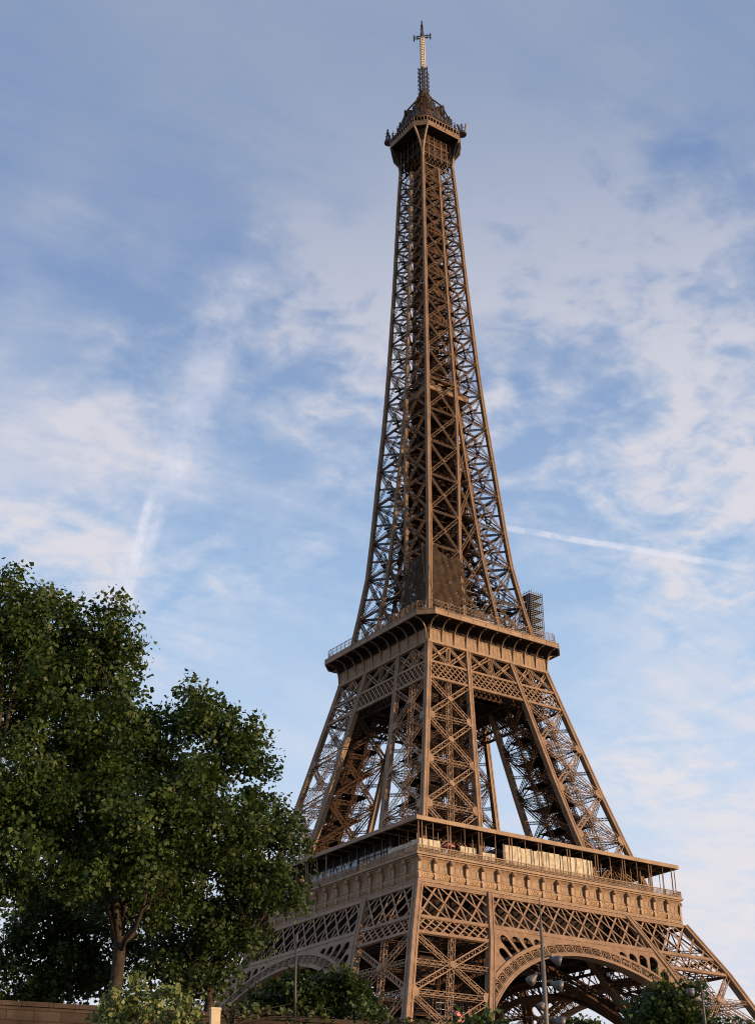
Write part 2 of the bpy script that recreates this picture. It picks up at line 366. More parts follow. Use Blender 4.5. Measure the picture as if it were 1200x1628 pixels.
def make_leg(name, nodes, size, first, post=True, midh=True, w=1.05):
    O, Rr, Lf, In = leg_corners()
    hs = list(nodes)
    br = MB()
    for h0, h1 in zip(nodes[:-1], nodes[1:]):
        if (41 < h0 < 51) or (101 < h0 < 111): continue        # these bays are closed by the girder bands
        xpanel(br, O, Rr, h0, h1, (0, -1, .3), w, .9, .15, True, midh, post, lace=.09)
        xpanel(br, Lf, O, h0, h1, (-1, 0, .3), w, .9, .15, True, midh, post, lace=.09)
    leg = br.build(name, M['iron'], TOWER)
    for Pf in (O, Rr, Lf, In):
        mb = MB(); column(mb, Pf, hs, size); mb.build('corner_column', M['iron'], leg)
    br = MB()
    for h0, h1 in zip(nodes[:-1], nodes[1:]):
        xpanel(br, Lf, In, h0, h1, (0, -1, .3), w, .8, .16, True, False, post, g=.8)
        xpanel(br, In, Rr, h0, h1, (-1, 0, .3), w, .8, .16, True, False, post, g=.8)
        for h in (h0, (h0+h1)/2):
            br.girder(O(h), In(h), .8, .6, (0, 0, 1), .13); br.girder(Rr(h), Lf(h), .8, .6, (0, 0, 1), .13)
            br.girder((O(h)+Rr(h))/2, (Lf(h)+In(h))/2, .7, .5, (0, 0, 1), .12)
            br.girder((O(h)+Lf(h))/2, (Rr(h)+In(h))/2, .7, .5, (0, 0, 1), .12)
    br.build('inner_bracing', M['iron_shaded'], leg)
    # lift track and stairs up the middle of the leg
    tr = MB(); h0, h1 = nodes[0], nodes[-1]
    cen = lambda h, fx=.5, fy=.5: V3(-(I(h)+(W(h)-I(h))*fx), -(I(h)+(W(h)-I(h))*fy), h)
    hh = np.linspace(h0, h1, 9)
    for a, b in zip(hh[:-1], hh[1:]):
        for fx in (.36, .64):
            for fy in (.34, .60): tr.girder(cen(a, fx, fy), cen(b, fx, fy), .9, .6, (1, 0, 0) if fx < .5 else (-1, 0, 0), .16, sides=True)
        for k in range(5):
            q = a+(b-a)*k/5; tr.beam(cen(q, .36, .34), cen(q, .64, .34), .14); tr.beam(cen(q, .36, .60), cen(q, .64, .60), .14)
            tr.beam(cen(q, .36, .34), cen(q, .36, .60), .12)
    tr.build('lift_track', M['iron_shaded'], leg)
    lc = MB()
    for a, b in zip(hh[:-1], hh[1:]):       # sheeted lift shaft, solid near-black walls added to darken the leg interior
        q = [(.40, .38), (.60, .38), (.60, .58), (.40, .58)]
        for i in range(4):
            (ax, ay), (bx, by) = q[i], q[(i+1) % 4]; g_ = .12
            A0, A1, B0, B1 = cen(a, ax, ay), cen(b, ax, ay), cen(a, bx, by), cen(b, bx, by)
            lc.prism([A0+(A1-A0)*.03, B0+(B1-B0)*.03, B0+(B1-B0)*.9, A0+(A1-A0)*.9], (.05, .05, 0))
    lc.build('added_shade_shaft', M['deck'], leg)
    for h in np.arange(h0+4, h1, 5.3):
        lc = MB(); lc.prism([tuple(cen(h, .12, .12)), tuple(cen(h, .88, .12)), tuple(cen(h, .88, .5)), tuple(cen(h, .12, .5))], (0, 0, .12)); lc.build('landing', M['deck'], leg)
    st = MB()
    n = int((h1-h0)/3.0)
    for i, (fx, fy, fl) in enumerate(((.2, .72, 0), (.76, .25, 1))):
        st = MB()
        for a, b in zip(hh[:-1], hh[1:]): stairs(st, cen(a, fx, fy), cen(b, fx, fy), 2.0, max(1, n//8), fl)
        st.build('stairway', M['iron_shaded'], leg)
    return leg

lo_nodes = [3.0, 18.4, 29.9, 41.2, 51.6]
leg = make_leg('lower_leg', lo_nodes, lambda h: 1.35, True)
for fx, fy in ((W(3), W(3)), (I(3), W(3)), (W(3), I(3)), (I(3), I(3))):
    pr = MB(); pr.lathe((-fx, -fy, -1), [(3.6, 0), (3.4, 1.2), (2.6, 2.6), (2.2, 4.1)], 4); pr.build('masonry_footing', M['stone'], leg)
four(leg, TOWER)
up_nodes = [58.2, 70.2, 80.8, 91.4, 101.2, 110.6]
leg = make_leg('upper_leg', up_nodes, lambda h: 1.12, False, midh=False)
four(leg, TOWER)

# ---------------------------------------------------------------- truss band under the first gallery
def band_outer():
    m = MB(); n = V3(0, -1, .45)
    def chord(x0, x1, h, w=.75, t=.5, o=.25): m.beam(F(x0, h, o), F(x1, h, o), w, t, (0, -1, .45))
    chord(-W(51.5), W(51.5), 51.5, .8); 
    chord(-W(44.5)+.5, -I(44.5), 44.5, .62); chord(I(44.5), W(44.5)-.5, 44.5, .62); chord(-I(44.5), I(44.5), 44.45, .9)
    for s_ in (-1, 1): chord(s_*I(41.3), s_*(W(41.3)-.5), 41.3, .62)
    s = 69.3/18
    def clipx(h): return W(h)-.6
    for k in range(0, 19):
        x = -34.65+s*k
        if abs(x) < 34: m.beam(F(x, 51.3, .12), F(x, 44.6, .12), .32, .12, n)
    for k in range(-3, 21):
        for sg in (-1, 1):
            xt = -34.65+s*k+sg*-.4; xb = xt+sg*-(2*s-.8)
            # clip to the outer beams
            pts = []
            for t in np.linspace(0, 1, 25):
                h = 51.3+(44.6-51.3)*t; x = xt+(xb-xt)*t
                if abs(x) < clipx(h): pts.append((x, h))
            if len(pts) > 2:
                (xa, ha), (xc, hc) = pts[0], pts[-1]
                m.beam(F(xa, ha, .22 if sg > 0 else .32), F(xc, hc, .22 if sg > 0 else .32), .36 if sg > 0 else .34, .1, n)
    # small lattice over the legs
    for sd_ in (-1, 1):
        x0, x1 = (I(43)+.2), (W(43)-.2)
        kk = 9; ds = 18.2/kk
        for k in range(-2, kk+2):
            for sg in (-1, 1):
                pts = []
                for t in np.linspace(0, 1, 16):
                    h = 44.2+(41.6-44.2)*t; x = I(44)+ds*(k+.5)+sg*(t-.5)*ds*1.75
                    if I(h)+.3 < x < W(h)-.5: pts.append((sd_*x, h))
                if len(pts) > 2: m.beam(F(*pts[0], .2+.08*sg), F(*pts[-1], .2+.08*sg), .30, .09, n)
    # rows of rivets read as fine lines: slim cover strips on the chords
    for h in (51.5, 44.5):
        m.beam(F(-W(h)+1, h+.32, .52), F(W(h)-1, h+.32, .52), .1, .05, n); m.beam(F(-W(h)+1, h-.32, .52), F(W(h)-1, h-.32, .52), .1, .05, n)
    return m
g = band_outer().build('girder_band', M['iron'], TOWER); four(g, TOWER)
# inner trusses and the deep floor beams behind
m = MB()
for yy in (-30, -24, -17.5):
    for k in range(-12, 12):
        x = k*2.9
        m.beam((x, yy, 51.8), (x+2.9, yy, 45.2), .35, .15, (0, -1, 0)); m.beam((x+2.9, yy, 51.8), (x, yy, 45.2), .35, .15, (0, -1, 0))
    m.beam((-35, yy, 52), (35, yy, 52), .6, .4, (0, -1, 0)); m.beam((-35, yy, 45), (35, yy, 45), .6, .4, (0, -1, 0))
g = m.build('floor_truss', M['iron_shaded'], TOWER); four(g, TOWER)

# ---------------------------------------------------------------- arches
RO, RI, HC = 39.8, 36.95, 3.9
def arch(o_out, detail, Pf):
    m = MB(); th0 = R(4)
    def P(r, th, o):
        h = HC+r*math.sin(th); x = r*math.cos(th); lim = (40.8-.4375*h)-.62
        return Pf(max(-lim, min(lim, x)) if lim > 5 else x, h, o)
    n = 112; ths = [th0+(math.pi-2*th0)*i/n for i in range(n+1)]
    def rim(r0, r1, o0, o1):
        vs = []; 
        for th in ths: vs += [P(r0, th, o1), P(r1, th, o1), P(r1, th, o0), P(r0, th, o0)]
        fs = []
        for i in range(n):
            for j in range(4): fs.append((i*4+j, i*4+(j+1) % 4, i*4+4+(j+1) % 4, i*4+4+j))
        fs += [(0, 1, 2, 3), (n*4, n*4+3, n*4+2, n*4+1)]
        m.add(vs, fs)
    rim(RI, RI+.28, o_out-1.5, o_out+.30); rim(RI+.28, RI+.62, o_out, o_out+.2)
    rim(RO-.55, RO, o_out-.5, o_out+.22); rim(RO-.66, RO-.55, o_out, o_out+.1)
    rim(RI, RI+.3, o_out-2.4, o_out-1.6); rim(RO-.4, RO, o_out-2.4, o_out-1.6)
    cells = 48
    for i in range(cells+1):
        th = th0+(math.pi-2*th0)*i/cells
        m.beam(P(RI+.3, th, o_out+.06), P(RO-.4, th, o_out+.06), .26, .12, (0, -1, .4))
        m.beam(P(RI+.3, th, o_out-2), P(RO-.4, th, o_out-2), .26, .12, (0, -1, .4))
        if i < cells:
            t1 = th0+(math.pi-2*th0)*(i+1)/cells; dt = t1-th
            m.beam(P(RI+.3, th, o_out-2), P(RO-.4, t1, o_out-2), .16, .1, (0, -1, .4)); m.beam(P(RO-.4, th, o_out-2), P(RI+.3, t1, o_out-2), .16, .1, (0, -1, .4))
            if detail:
                q = lambda u, v: P(RI+.5+(RO-RI-1.05)*v, th+dt*u, o_out+.05)
                arc = [q(.5-.33*math.cos(a), .42+.40*math.sin(a)) for a in np.linspace(0, math.pi, 7)]
                pts = [q(.17, .0)]+arc+[q(.83, .0)]
                for a, b in zip(pts[:-1], pts[1:]): m.beam(a, b, .13, .08, (0, -1, .4))
                arc = [q(.5-.17*math.cos(a), .40+.22*math.sin(a)) for a in np.linspace(0, math.pi, 5)]
                pts = [q(.33, .0)]+arc+[q(.67, .0)]
                for a, b in zip(pts[:-1], pts[1:]): m.beam(a, b, .09, .07, (0, -1, .4))
                m.beam(q(.5, .0), q(.5, .55), .09, .07, (0, -1, .4))
                m.beam(q(0, 1), q(.25, .68), .1, .07, (0, -1, .4)); m.beam(q(1, 1), q(.75, .68), .1, .07, (0, -1, .4))
                m.beam(q(.0, .12), q(1, .12), .09, .06, (0, -1, .4))
    return m
a = arch(.55, True, F).build('arch', M['iron'], TOWER)
# spandrel plate with rounded radial slots
def spandrel():
    m = MB(); o1, o0 = .42, .12; cells = 48; th0 = R(4)
    def P(r, th, o): return F(r*math.cos(th), HC+r*math.sin(th), o)
    def bound(th):
        c, s = math.cos(th), math.sin(th); r1 = (44.15-HC)/s
        # inner beam of the leg: |x| = 40.8-.4375h
        r2_ = (40.8-.4375*HC-.45)/(abs(c)+.4375*s)
        return min(r1, r2_)
    for i in range(cells):
        ta = th0+(math.pi-2*th0)*i/cells; tb = th0+(math.pi-2*th0)*(i+1)/cells; tm = (ta+tb)/2
        K = 16; top = min(bound(ta), bound(tb), bound(tm))-.65; hw = RO*(tb-ta)/2*.74; rend = top
        slot = (rend-hw*.6-RO) > .25
        for k in range(K):
            cols = []
            for u in (k/K, (k+1)/K):
                th = ta+(tb-ta)*u; rb = bound(th); x = (u-.5)*2/.74; r0 = RO-.1
                if slot and abs((k+.5)/K-.5)*2 < .74:
                    xx = min(1, abs(x)); r0 = max(RO+.05, rend-hw+hw*math.sqrt(max(0, 1-xx*xx)))
                cols.append((th, r0, max(rb, r0+.01)))
            (t0, a0, b0), (t1, a1, b1) = cols
            if b0-a0 < .03 and b1-a1 < .03: continue
            vs = [P(a0, t0, o1), P(b0, t0, o1), P(b1, t1, o1), P(a1, t1, o1), P(a0, t0, o0), P(b0, t0, o0), P(b1, t1, o0), P(a1, t1, o0)]
            m.add(vs, [(0, 1, 2, 3), (7, 6, 5, 4), (0, 3, 7, 4), (1, 5, 6, 2), (0, 4, 5, 1), (3, 2, 6, 7)])
    return m
sp = spandrel().build('spandrel_plate', M['iron_panel'], a)
four(a, TOWER)
ia = arch(0, False, lambda x, h, o=0: V3(x, -max(17.5, I(h))-o, h)).build('inner_arch', M['iron_shaded'], TOWER); four(ia, TOWER)

# ---------------------------------------------------------------- first platform
ring = MB()
def ringbox(m, wo, wi, z0, z1):
    for k in range(4):
        c, s = math.cos(k*math.pi/2), math.sin(k*math.pi/2)
        poly = [(-wo, -wo), (wo, -wo), (wi, -wi), (-wi, -wi)]
        P = [(x*c-y*s, x*s+y*c, z0) for x, y in poly]; m.prism(P[::-1] if False else P, (0, 0, z1-z0))
ringbox(ring, 34.4, 14.5, 56.9, 57.5)
ringbox(ring, 33.6, 14.6, 51.9, 52.1)
for yy in (-31.5, -22):  # near-black webs added so the gaps in the band look shaded
    for k in range(4):
        c, s_ = math.cos(k*math.pi/2), math.sin(k*math.pi/2)
        P = [(-32, yy, 46.5), (32, yy, 46.5), (32, yy, 52), (-32, yy, 52)]
        if yy == -22: P = [(-22, yy, 45.2), (22, yy, 45.2), (22, yy, 52), (-22, yy, 52)]
        ring.prism([(x*c-y*s_, x*s_+y*c, z) for x, y, z in P], (-.1*s_, .1*c, 0))
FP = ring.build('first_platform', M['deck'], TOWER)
led = MB()
ringbox(led, 35.42, 33.9, 57.15, 57.62); ringbox(led, 35.1, 34.0, 56.85, 57.15)
led.build('ledge', M['iron'], FP)
fr = MB()   # frieze, one side: coved panels above a slightly bulging name strip
prof = [(34.75, 52.15), (34.95, 52.2), (34.95, 52.75), (34.6, 52.85), (34.72, 53.1), (34.78, 53.6), (34.70, 54.15), (34.52, 54.3), (34.42, 54.9), (34.45, 55.7), (34.6, 56.3), (34.9, 56.9)]
n = len(prof)
vs = [(s*q[0], -q[0], q[1]) for s in (-1, 1) for q in prof]
fr.add(vs, [(i, n+i, n+i+1, i+1) for i in range(n-1)])
fr.add([(s*34.0, -34.0, z) for s in (-1, 1) for z in (52.15, 56.9)], [(0, 1, 3, 2)])
bays = 18; sp_ = 69.4/bays
for k in range(bays):       # slim mouldings framing each panel, plate joints
    x0 = -34.7+sp_*k
    for t in (.33, .67): fr.beam((x0+sp_*t, -34.45, 54.4), (x0+sp_*t, -34.52, 56.2), .05, .03, (0, -1, 0))
    for j in range(9): fr.box((x0+.45+(sp_-.9)*j/8, -34.98, 52.5), (.09, .06, .09))
    fr.beam((x0+.4, -34.6, 54.32), (x0+sp_-.4, -34.6, 54.32), .10, .1, (0, -1, 0))
frz = fr.build('frieze', M['iron_panel'], TOWER)
cs = MB()   # console: slim pilaster with scroll ball
cs.beam((0, -34.62, 52.9), (0, -34.85, 56.0), .62, .42, (0, -1, 0))
cs.beam((0, -34.82, 52.85), (0, -34.88, 53.7), .60, .4, (0, -1, 0)); cs.beam((0, -34.85, 54.25), (0, -34.9, 54.45), .60, .42, (0, -1, 0))
cs.beam((0, -34.75, 55.9), (0, -34.85, 56.9), .34, .55, (0, -1, 0))
cs.lathe((0, -35.12, 56.3), [(.05, -.48), (.26, -.42), (.42, -.22), (.48, 0), (.42, .22), (.26, .42), (.05, .48)], 12)
cme = cs.mesh('console', M['iron_cast'])
NAMES = ['SEGUIN,LALANDE,TRESCA,PONCELET,BRESSE,LAGRANGE,BELANGER,CUVIER,LAPLACE,DULONG,CHASLES,LAVOISIER,AMPERE,CHEVREUL,FLACHAT,NAVIER,LEGENDRE,CHAPTAL',
 'JAMIN,GAY-LUSSAC,FIZEAU,SCHNEIDER,LE CHATELIER,BERTHIER,BARRAL,DE DION,GOUIN,JOUSSELIN,BROCA,BECQUEREL,CORIOLIS,CAIL,TRIGER,GIFFARD,PERRIER,STURM',
 'CAUCHY,BELGRAND,REGNAULT,FRESNEL,DE PRONY,VICAT,EBELMEN,COULOMB,POINSOT,FOUCAULT,DELAUNAY,MORIN,HAUY,COMBES,THENARD,ARAGO,POISSON,MONGE']
sides = {0: NAMES[0], 1: NAMES[1], 3: NAMES[2]}
fz = [frz]+[dup(frz, k*math.pi/2, TOWER, False) for k in (1, 2, 3)]
for k in range(4):
    for i in range(bays):
        o = bpy.data.objects.new('console', cme); COL.objects.link(o); o.parent = fz[k]; o.location = (-34.7+sp_*i+(0.12 if i == 0 else 0), 0, 0)
    if k in (0, 3):
        for i, nm in enumerate(sides[k].split(',')):
            tcu = bpy.data.curves.new('lettering', 'FONT'); tcu.body = nm; tcu.size = .95; tcu.align_x = 'CENTER'; tcu.extrude = .03; tcu.resolution_u = 2
            to = bpy.data.objects.new('tmp', tcu); COL.objects.link(to); bpy.context.view_layer.update()
            me = bpy.data.meshes.new_from_object(to); bpy.data.objects.remove(to); 
            wid = max(v.co.x for v in me.vertices)-min(v.co.x for v in me.vertices)
            me.materials.clear(); me.materials.append(M['gilt'])
            o = bpy.data.objects.new('lettering', me); COL.objects.link(o); o.parent = fz[k]
            o.rotation_euler = (R(90), 0, 0); o.location = (-34.7+sp_*(i+.5), -34.83, 53.28); sc = min(1, 2.9/wid); o.scale = (sc, 1, 1)
# balustrade
rl = MB()
for z, w in ((58.95, .14), (57.95, .08), (58.25, .06), (58.6, .06)): rl.beam((-35.1, -35.1, z), (35.1, -35.1, z), w, w*1.2)
for i in range(200):
    x = -35.1+70.2*i/200; rl.beam((x, -35.1, 57.65), (x, -35.1, 58.9), .16 if i % 11 == 0 else .09)
    rl.beam((x, -35.1, 57.7), (x+.5, -35.1, 58.6), .04)
r_ = rl.build('balustrade', M['iron'], FP)
for k in (1, 2, 3): dup(r_, k*math.pi/2, FP)
# canopy
cn = MB(); ringbox(cn, 35.2, 34.85, 63.8, 64.6); ringbox(cn, 34.84, 26.0, 64.3, 64.5)
for k in range(4):
    c, s = math.cos(k*math.pi/2), math.sin(k*math.pi/2)
    for i in range(19):
        x = -34.6+sp_*i; a, b = (x, -34.8, 63.9), (x, -26.0, 63.9)
        cn.beam((a[0]*c-a[1]*s, a[0]*s+a[1]*c, 63.92), (b[0]*c-b[1]*s, b[0]*s+b[1]*c, 63.92), .18, .25)
cp = cn.build('canopy', M['iron'], TOWER)
q = MB(); ringbox(q, 34.84, 26.0, 64.08, 64.28); q.build('canopy_shade_sheet', M['deck'], cp)  # near-black sheet added under the roof to stand for its shade
cl = MB(); cl.tube([(0, 0, 57.6), (0, 0, 57.9), (0, 0, 58), (0, 0, 63.7), (0, 0, 64.0)], [.2, .2, .11, .11, .2], 6); clm = cl.mesh('canopy_column', M['iron'])
cnt = 0
for k in range(4):
    c, s = math.cos(k*math.pi/2), math.sin(k*math.pi/2)
    for i in range(0, 19):
        xs = [-34.7+sp_*i] if i % 2 else [-34.7+sp_*i-.35, -34.7+sp_*i+.35]
        if i == 0: xs = [-34.35, -33.5]
        if i == 18: xs = [33.5]
        for x in xs:
            if cnt >= 100: break
            y = -34.55; o = bpy.data.objects.new('canopy_column', clm); COL.objects.link(o); o.parent = cp; o.location = (x*c-y*s, x*s+y*c, 0); cnt += 1
            if i % 2: o.scale = (.7, .7, 1); 
# second row, thinner: part of the inner frame of the gallery
inn = MB()
for k in range(4):
    c, s = math.cos(k*math.pi/2), math.sin(k*math.pi/2)
    for i in range(1, 24):
        x = -33+2.87*i; y = -31.4; inn.tube([(x*c-y*s, x*s+y*c, 57.5), (x*c-y*s, x*s+y*c, 64.05)], .09, 5)
inn.build('inner_posts', M['iron'], cp)

# glazed pavilions on the first platform (things of their own)
def pavilion(rz, x0, x1, y0, y1, label):
    t = thing('pavilion', label, 'pavilion', (0, 0, 57.52), rz, 'pavilions on the first platform')
    b = MB(); b.box(((x0+x1)/2, (y0+y1)/2, 3.1), (x1-x0, y1-y0, 6.1)); b.build('glazed_wall', M['glass'], t)
    f = MB()
    for i in range(int((x1-x0)/2)+1):
        x = x0+2*i; f.beam((x, y0-.04, 0), (x, y0-.04, 6.1), .1, .1, (0, -1, 0))
    f.beam((x0, y0-.06, 3.9), (x1, y0-.06, 3.9), .12); f.build('mullions', M['iron_shaded'], t)
    return t
pavilion(0, -9, 15, -29.5, -20, 'dark glazed pavilion behind the long row of cream boards on the first platform')
pv = pavilion(-math.pi/2, -8, 22, -31.2, -21, 'dark glazed pavilion with pale blue reflecting windows, shaded side of the first platform')
pavilion(math.pi/2, -16, 16, -29.5, -21, 'dark glazed pavilion at the far right side of the first platform'); pavilion(math.pi, -16, 16, -29.5, -21, 'dark glazed pavilion at the back of the first platform')
for i in range(7):
    w = MB(); x = 6.2-2.35*i-(0.5 if i > 1 else 0)-(.5 if i > 3 else 0)
    w.prism([(-x-.95, -31.26, 2.55), (-x+.95, -31.26, 2.55), (-x+.95, -31.26, 4.1), (-x-.75, -31.26, 4.1)], (0, -.05, 0)); w.build('window', M['glass_blue'], pv)
# cream boards and counters
def board(x0, x1, z0, z1, y, rz, label, n=1, grp='cream boards on the first platform'):
    t = MB(); wd = (x1-x0)/n
    for i in range(n):
        e = random.uniform(0, .25) if n > 8 else 0; t.box((x0+wd*(i+.5), y+random.uniform(0, .2), (z0+z1-e)/2), (wd-.16, .12, z1-z0-e))
    for i in range(n+1): t.beam((x0+wd*i, y+.1, z0-.3), (x0+wd*i, y+.1, z1+.05), .1)
    o = t.build('display_board', M['white'], None); o.rotation_euler = (0, 0, rz); tag(o, label, 'board', grp); return o
board(-33.7, -28.5, 58.95, 60.75, -33.6, 0, 'cream board next to the near corner of the first gallery, sunlit side', 2)
board(-23.3, -19.5, 59.1, 60.7, -33.4, 0, 'short cream double board beside the red parasol on the first gallery', 2)
board(-17.8, -14.6, 58.9, 60.3, -33.3, 0, 'low cream counter with dark cut-outs, just left of the long row of cream boards', 3)
board(-12.3, 11.6, 59.0, 62.75, -33.2, 0, 'long row of tall cream boards along the middle of the sunlit first gallery', 16)
board(23.5, 33.2, 58.8, 60.6, -33.5, -math.pi/2, 'pale grey counter row along the shaded side, next to the near corner', 6)
pa = MB(); pa.lathe((-26.2, -33.2, 57.6), [(.05, 0), (.05, 2.2), (1.4, 2.3), (1.3, 2.5), (.7, 3.0), (.05, 3.3)], 10); tag(pa.build('parasol', M['flower'], None), 'closed red parasol standing on the first gallery between two cream boards', 'parasol')

# ---------------------------------------------------------------- girder band and platform at the second level
m = MB(); nn = (0, -1, .3)
for h, w_ in ((101.2, .65), (105.3, .6), (110.6, .7)): m.beam(F(-W(h), h, .2), F(W(h), h, .2), w_, .45, nn)
for k in range(-2, 30):
    for sg in (-1, 1):
        pts = []
        for t in np.linspace(0, 1, 14):
            h = 105.0+(101.5-105.0)*t; x = -19.4+k*1.45+sg*(t-.5)*3.3
            if abs(x) < W(h)-.5 and abs(abs(x)-I(h)) > .3: pts.append((x, h))
        if len(pts) > 2: m.beam(F(*pts[0], .2+.07*sg), F(*pts[-1], .2+.07*sg), .27, .08, nn)
def xs2(h): 
    w_, i_ = W(h), I(h); return [-w_, -(w_+i_)/2, -i_, 0, i_, (w_+i_)/2, w_]
for j in range(6):
    A0, A1, B0, B1 = F(xs2(105.4)[j], 105.4), F(xs2(110.4)[j], 110.4), F(xs2(105.4)[j+1], 105.4), F(xs2(110.4)[j+1], 110.4)
    m.girder(A0, B1, .85, .5, nn, .2); m.girder(A1, B0, .85, .5, nn, .2); m.plate((A0+B1)/2+V3(0, -.35, 0), .55, nn)
    if j in (1, 3, 5): m.girder(A0, A1, .9, .6, nn, .16)
g = m.build('girder_band', M['iron'], TOWER); four(g, TOWER)
m = MB()
for yy in (-15.5, -6.4):
    for k in range(-6, 6):
        x = k*2.8; m.beam((x, yy, 110.4), (x+2.8, yy, 105.5), .3, .15, (0, -1, 0)); m.beam((x+2.8, yy, 110.4), (x, yy, 105.5), .3, .15, (0, -1, 0))
        m.beam((x, yy, 105.2), (x+1.4, yy, 101.4), .22, .1, (0, -1, 0)); m.beam((x+1.4, yy, 105.2), (x, yy, 101.4), .22, .1, (0, -1, 0))
        m.beam((x+1.4, yy, 105.2), (x+2.8, yy, 101.4), .22, .1, (0, -1, 0)); m.beam((x+2.8, yy, 105.2), (x+1.4, yy, 101.4), .22, .1, (0, -1, 0))
    for h in (101.2, 105.3, 110.6): m.beam((-17, yy, h), (17, yy, h), .5, .4, (0, -1, 0))
g = m.build('floor_truss', M['iron_shaded'], TOWER); four(g, TOWER)
W2, C2, B2 = 20.95, 2.9, 17.5
def octo(w, c): return [(-w+c, -w), (w-c, -w), (w, -w+c), (w, w-c), (w-c, w), (-w+c, w), (-w, w-c), (-w, -w+c)]
def slab(m, w, c, z0, z1): m.prism([(x, y, z0) for x, y in octo(w, c)], (0, 0, z1-z0))
m = MB(); slab(m, W2-.25, C2, 116.0, 116.35); slab(m, 16.6, .5, 110.0, 110.2); slab(m, 12.0, .5, 101.5, 101.65)
for yy in (-14.2,):  # dark web added behind the upper band, standing in for inner shade
    for k in range(4):
        c, s_ = math.cos(k*math.pi/2), math.sin(k*math.pi/2)
        P = [(-13.9, yy, 103), (13.9, yy, 103), (13.9, yy, 110), (-13.9, yy, 110)]
        m.prism([(x*c-y*s_, x*s_+y*c, z) for x, y, z in P], (-.1*s_, .1*c, 0))
SPF = m.build('second_platform', M['deck'], TOWER)
m = MB()
o8 = octo(W2, C2)
for i in range(8):
    a, b = o8[i], o8[(i+1) % 8]; nx, ny = (b[1]-a[1]), -(b[0]-a[0]); L = math.hypot(nx, ny); nv = (nx/L, ny/L, 0)
    m.beam((*a, 115.85), (*b, 115.85), .35, .35, nv); m.beam((*a, 116.4), (*b, 116.4), .95, .14, nv); m.beam((*a, 116.92), (*b, 116.92), .16, .3, nv)
    k = max(1, int(L/3.3))
    for j in range(k+1):
        q = [a[d]+(b[d]-a[d])*j/k for d in (0, 1)]; m.beam((q[0]+nv[0]*.1, q[1]+nv[1]*.1, 115.95), (q[0]+nv[0]*.1, q[1]+nv[1]*.1, 116.9), .12, .1, nv)
m.build('fascia', M['iron'], SPF)
# cove: upright plates then soffit out to the edge
m = MB(); pf = [(17.35, 110.35), (17.75, 110.4), (17.75, 110.95), (17.5, 111.0), (17.48, 113.55), (17.62, 113.6), (17.62, 113.75), (17.2, 113.8)]
def oc(w): c = max(0, (w-17.6)/(W2-17.6))*C2; return octo(w, c+.001)
rows = [[(x, y, z) for x, y in oc(w)] for w, z in pf]
vs = [q for r_ in rows for q in r_]; fs = []
for i in range(len(pf)-1):
    for j in range(8): fs.append((i*8+j, i*8+(j+1) % 8, (i+1)*8+(j+1) % 8, (i+1)*8+j))
m.add(vs, fs)
for k in range(4):
    c, s = math.cos(k*math.pi/2), math.sin(k*math.pi/2)
    for i in range(31):
        x = -17.2+34.4*i/30; y = -17.5
        m.beam((x*c-y*s, x*s+y*c, 111.0), (x*c-y*s, x*s+y*c, 113.4), .06, .08)
m.build('cove', M['iron_panel'], SPF)
m = MB(); pf = [(17.3, 113.7), (16.9, 113.8), (16.9, 115.6), (20.7, 115.98)]
rows = [[(x, y, z) for x, y in oc(w)] for w, z in pf]; vs = [q for r_ in rows for q in r_]; fs = []
for i in range(len(pf)-1):
    for j in range(8): fs.append((i*8+j, i*8+(j+1) % 8, (i+1)*8+(j+1) % 8, (i+1)*8+j))
m.add(vs, fs); m.build('soffit', M['deck'], SPF)  # recess coloured near-black for the shadow under the platform edge
m = MB()
pts = [(-17.52, 111.0), (-17.6, 112.6), (-17.85, 113.8), (-18.5, 114.9), (-19.4, 115.5), (-20.75, 115.75)]
for a, b in zip(pts[:-1], pts[1:]): m.beam((0, a[0]-.05, a[1]), (0, b[0]-.05, b[1]), .17, .34, (0, -1, 0))
m.tube([(0, -20.5, 115.35), (0, -20.5, 115.7)], .12, 6)
bm_ = m.mesh('bracket', M['iron'])
for k in range(4):
    for i in range(11):
        o = bpy.data.objects.new('bracket', bm_); COL.objects.link(o); o.parent = SPF; o.rotation_euler = (0, 0, k*math.pi/2)
        x = -17.15+3.43*i; c, s = math.cos(k*math.pi/2), math.sin(k*math.pi/2); o.location = (x*c, x*s, 0)
# fence
m = MB()
o8f = octo(W2-.5, C2)
for i in range(8):
    a, b = np.array(o8f[i]), np.array(o8f[(i+1) % 8]); L = np.linalg.norm(b-a); d = (b-a)/L; nv = V3(-d[1], d[0], 0)
    k = int(L/1.7)
    for z in (117.6, 118.3, 119.0): m.beam((*a, z), (*b, z), .06)
    A, B = V3(*a, 119.6)+nv*.5, V3(*b, 119.6)+nv*.5; m.beam(A, B, .07)
    for j in range(k+1):
        q = V3(*(a+(b-a)*j/k), 116.4); m.beam(q, q+V3(0, 0, 2.6), .09); m.beam(q+V3(0, 0, 2.6), q+V3(0, 0, 3.2)+nv*.5, .07)
    k = int(L/.3)
    for j in range(k): 
        q = V3(*(a+(b-a)*(j+.5)/k), 116.5); m.beam(q, q+V3(0, 0, 2.5), .025)
m.build('safety_fence', M['iron'], SPF)
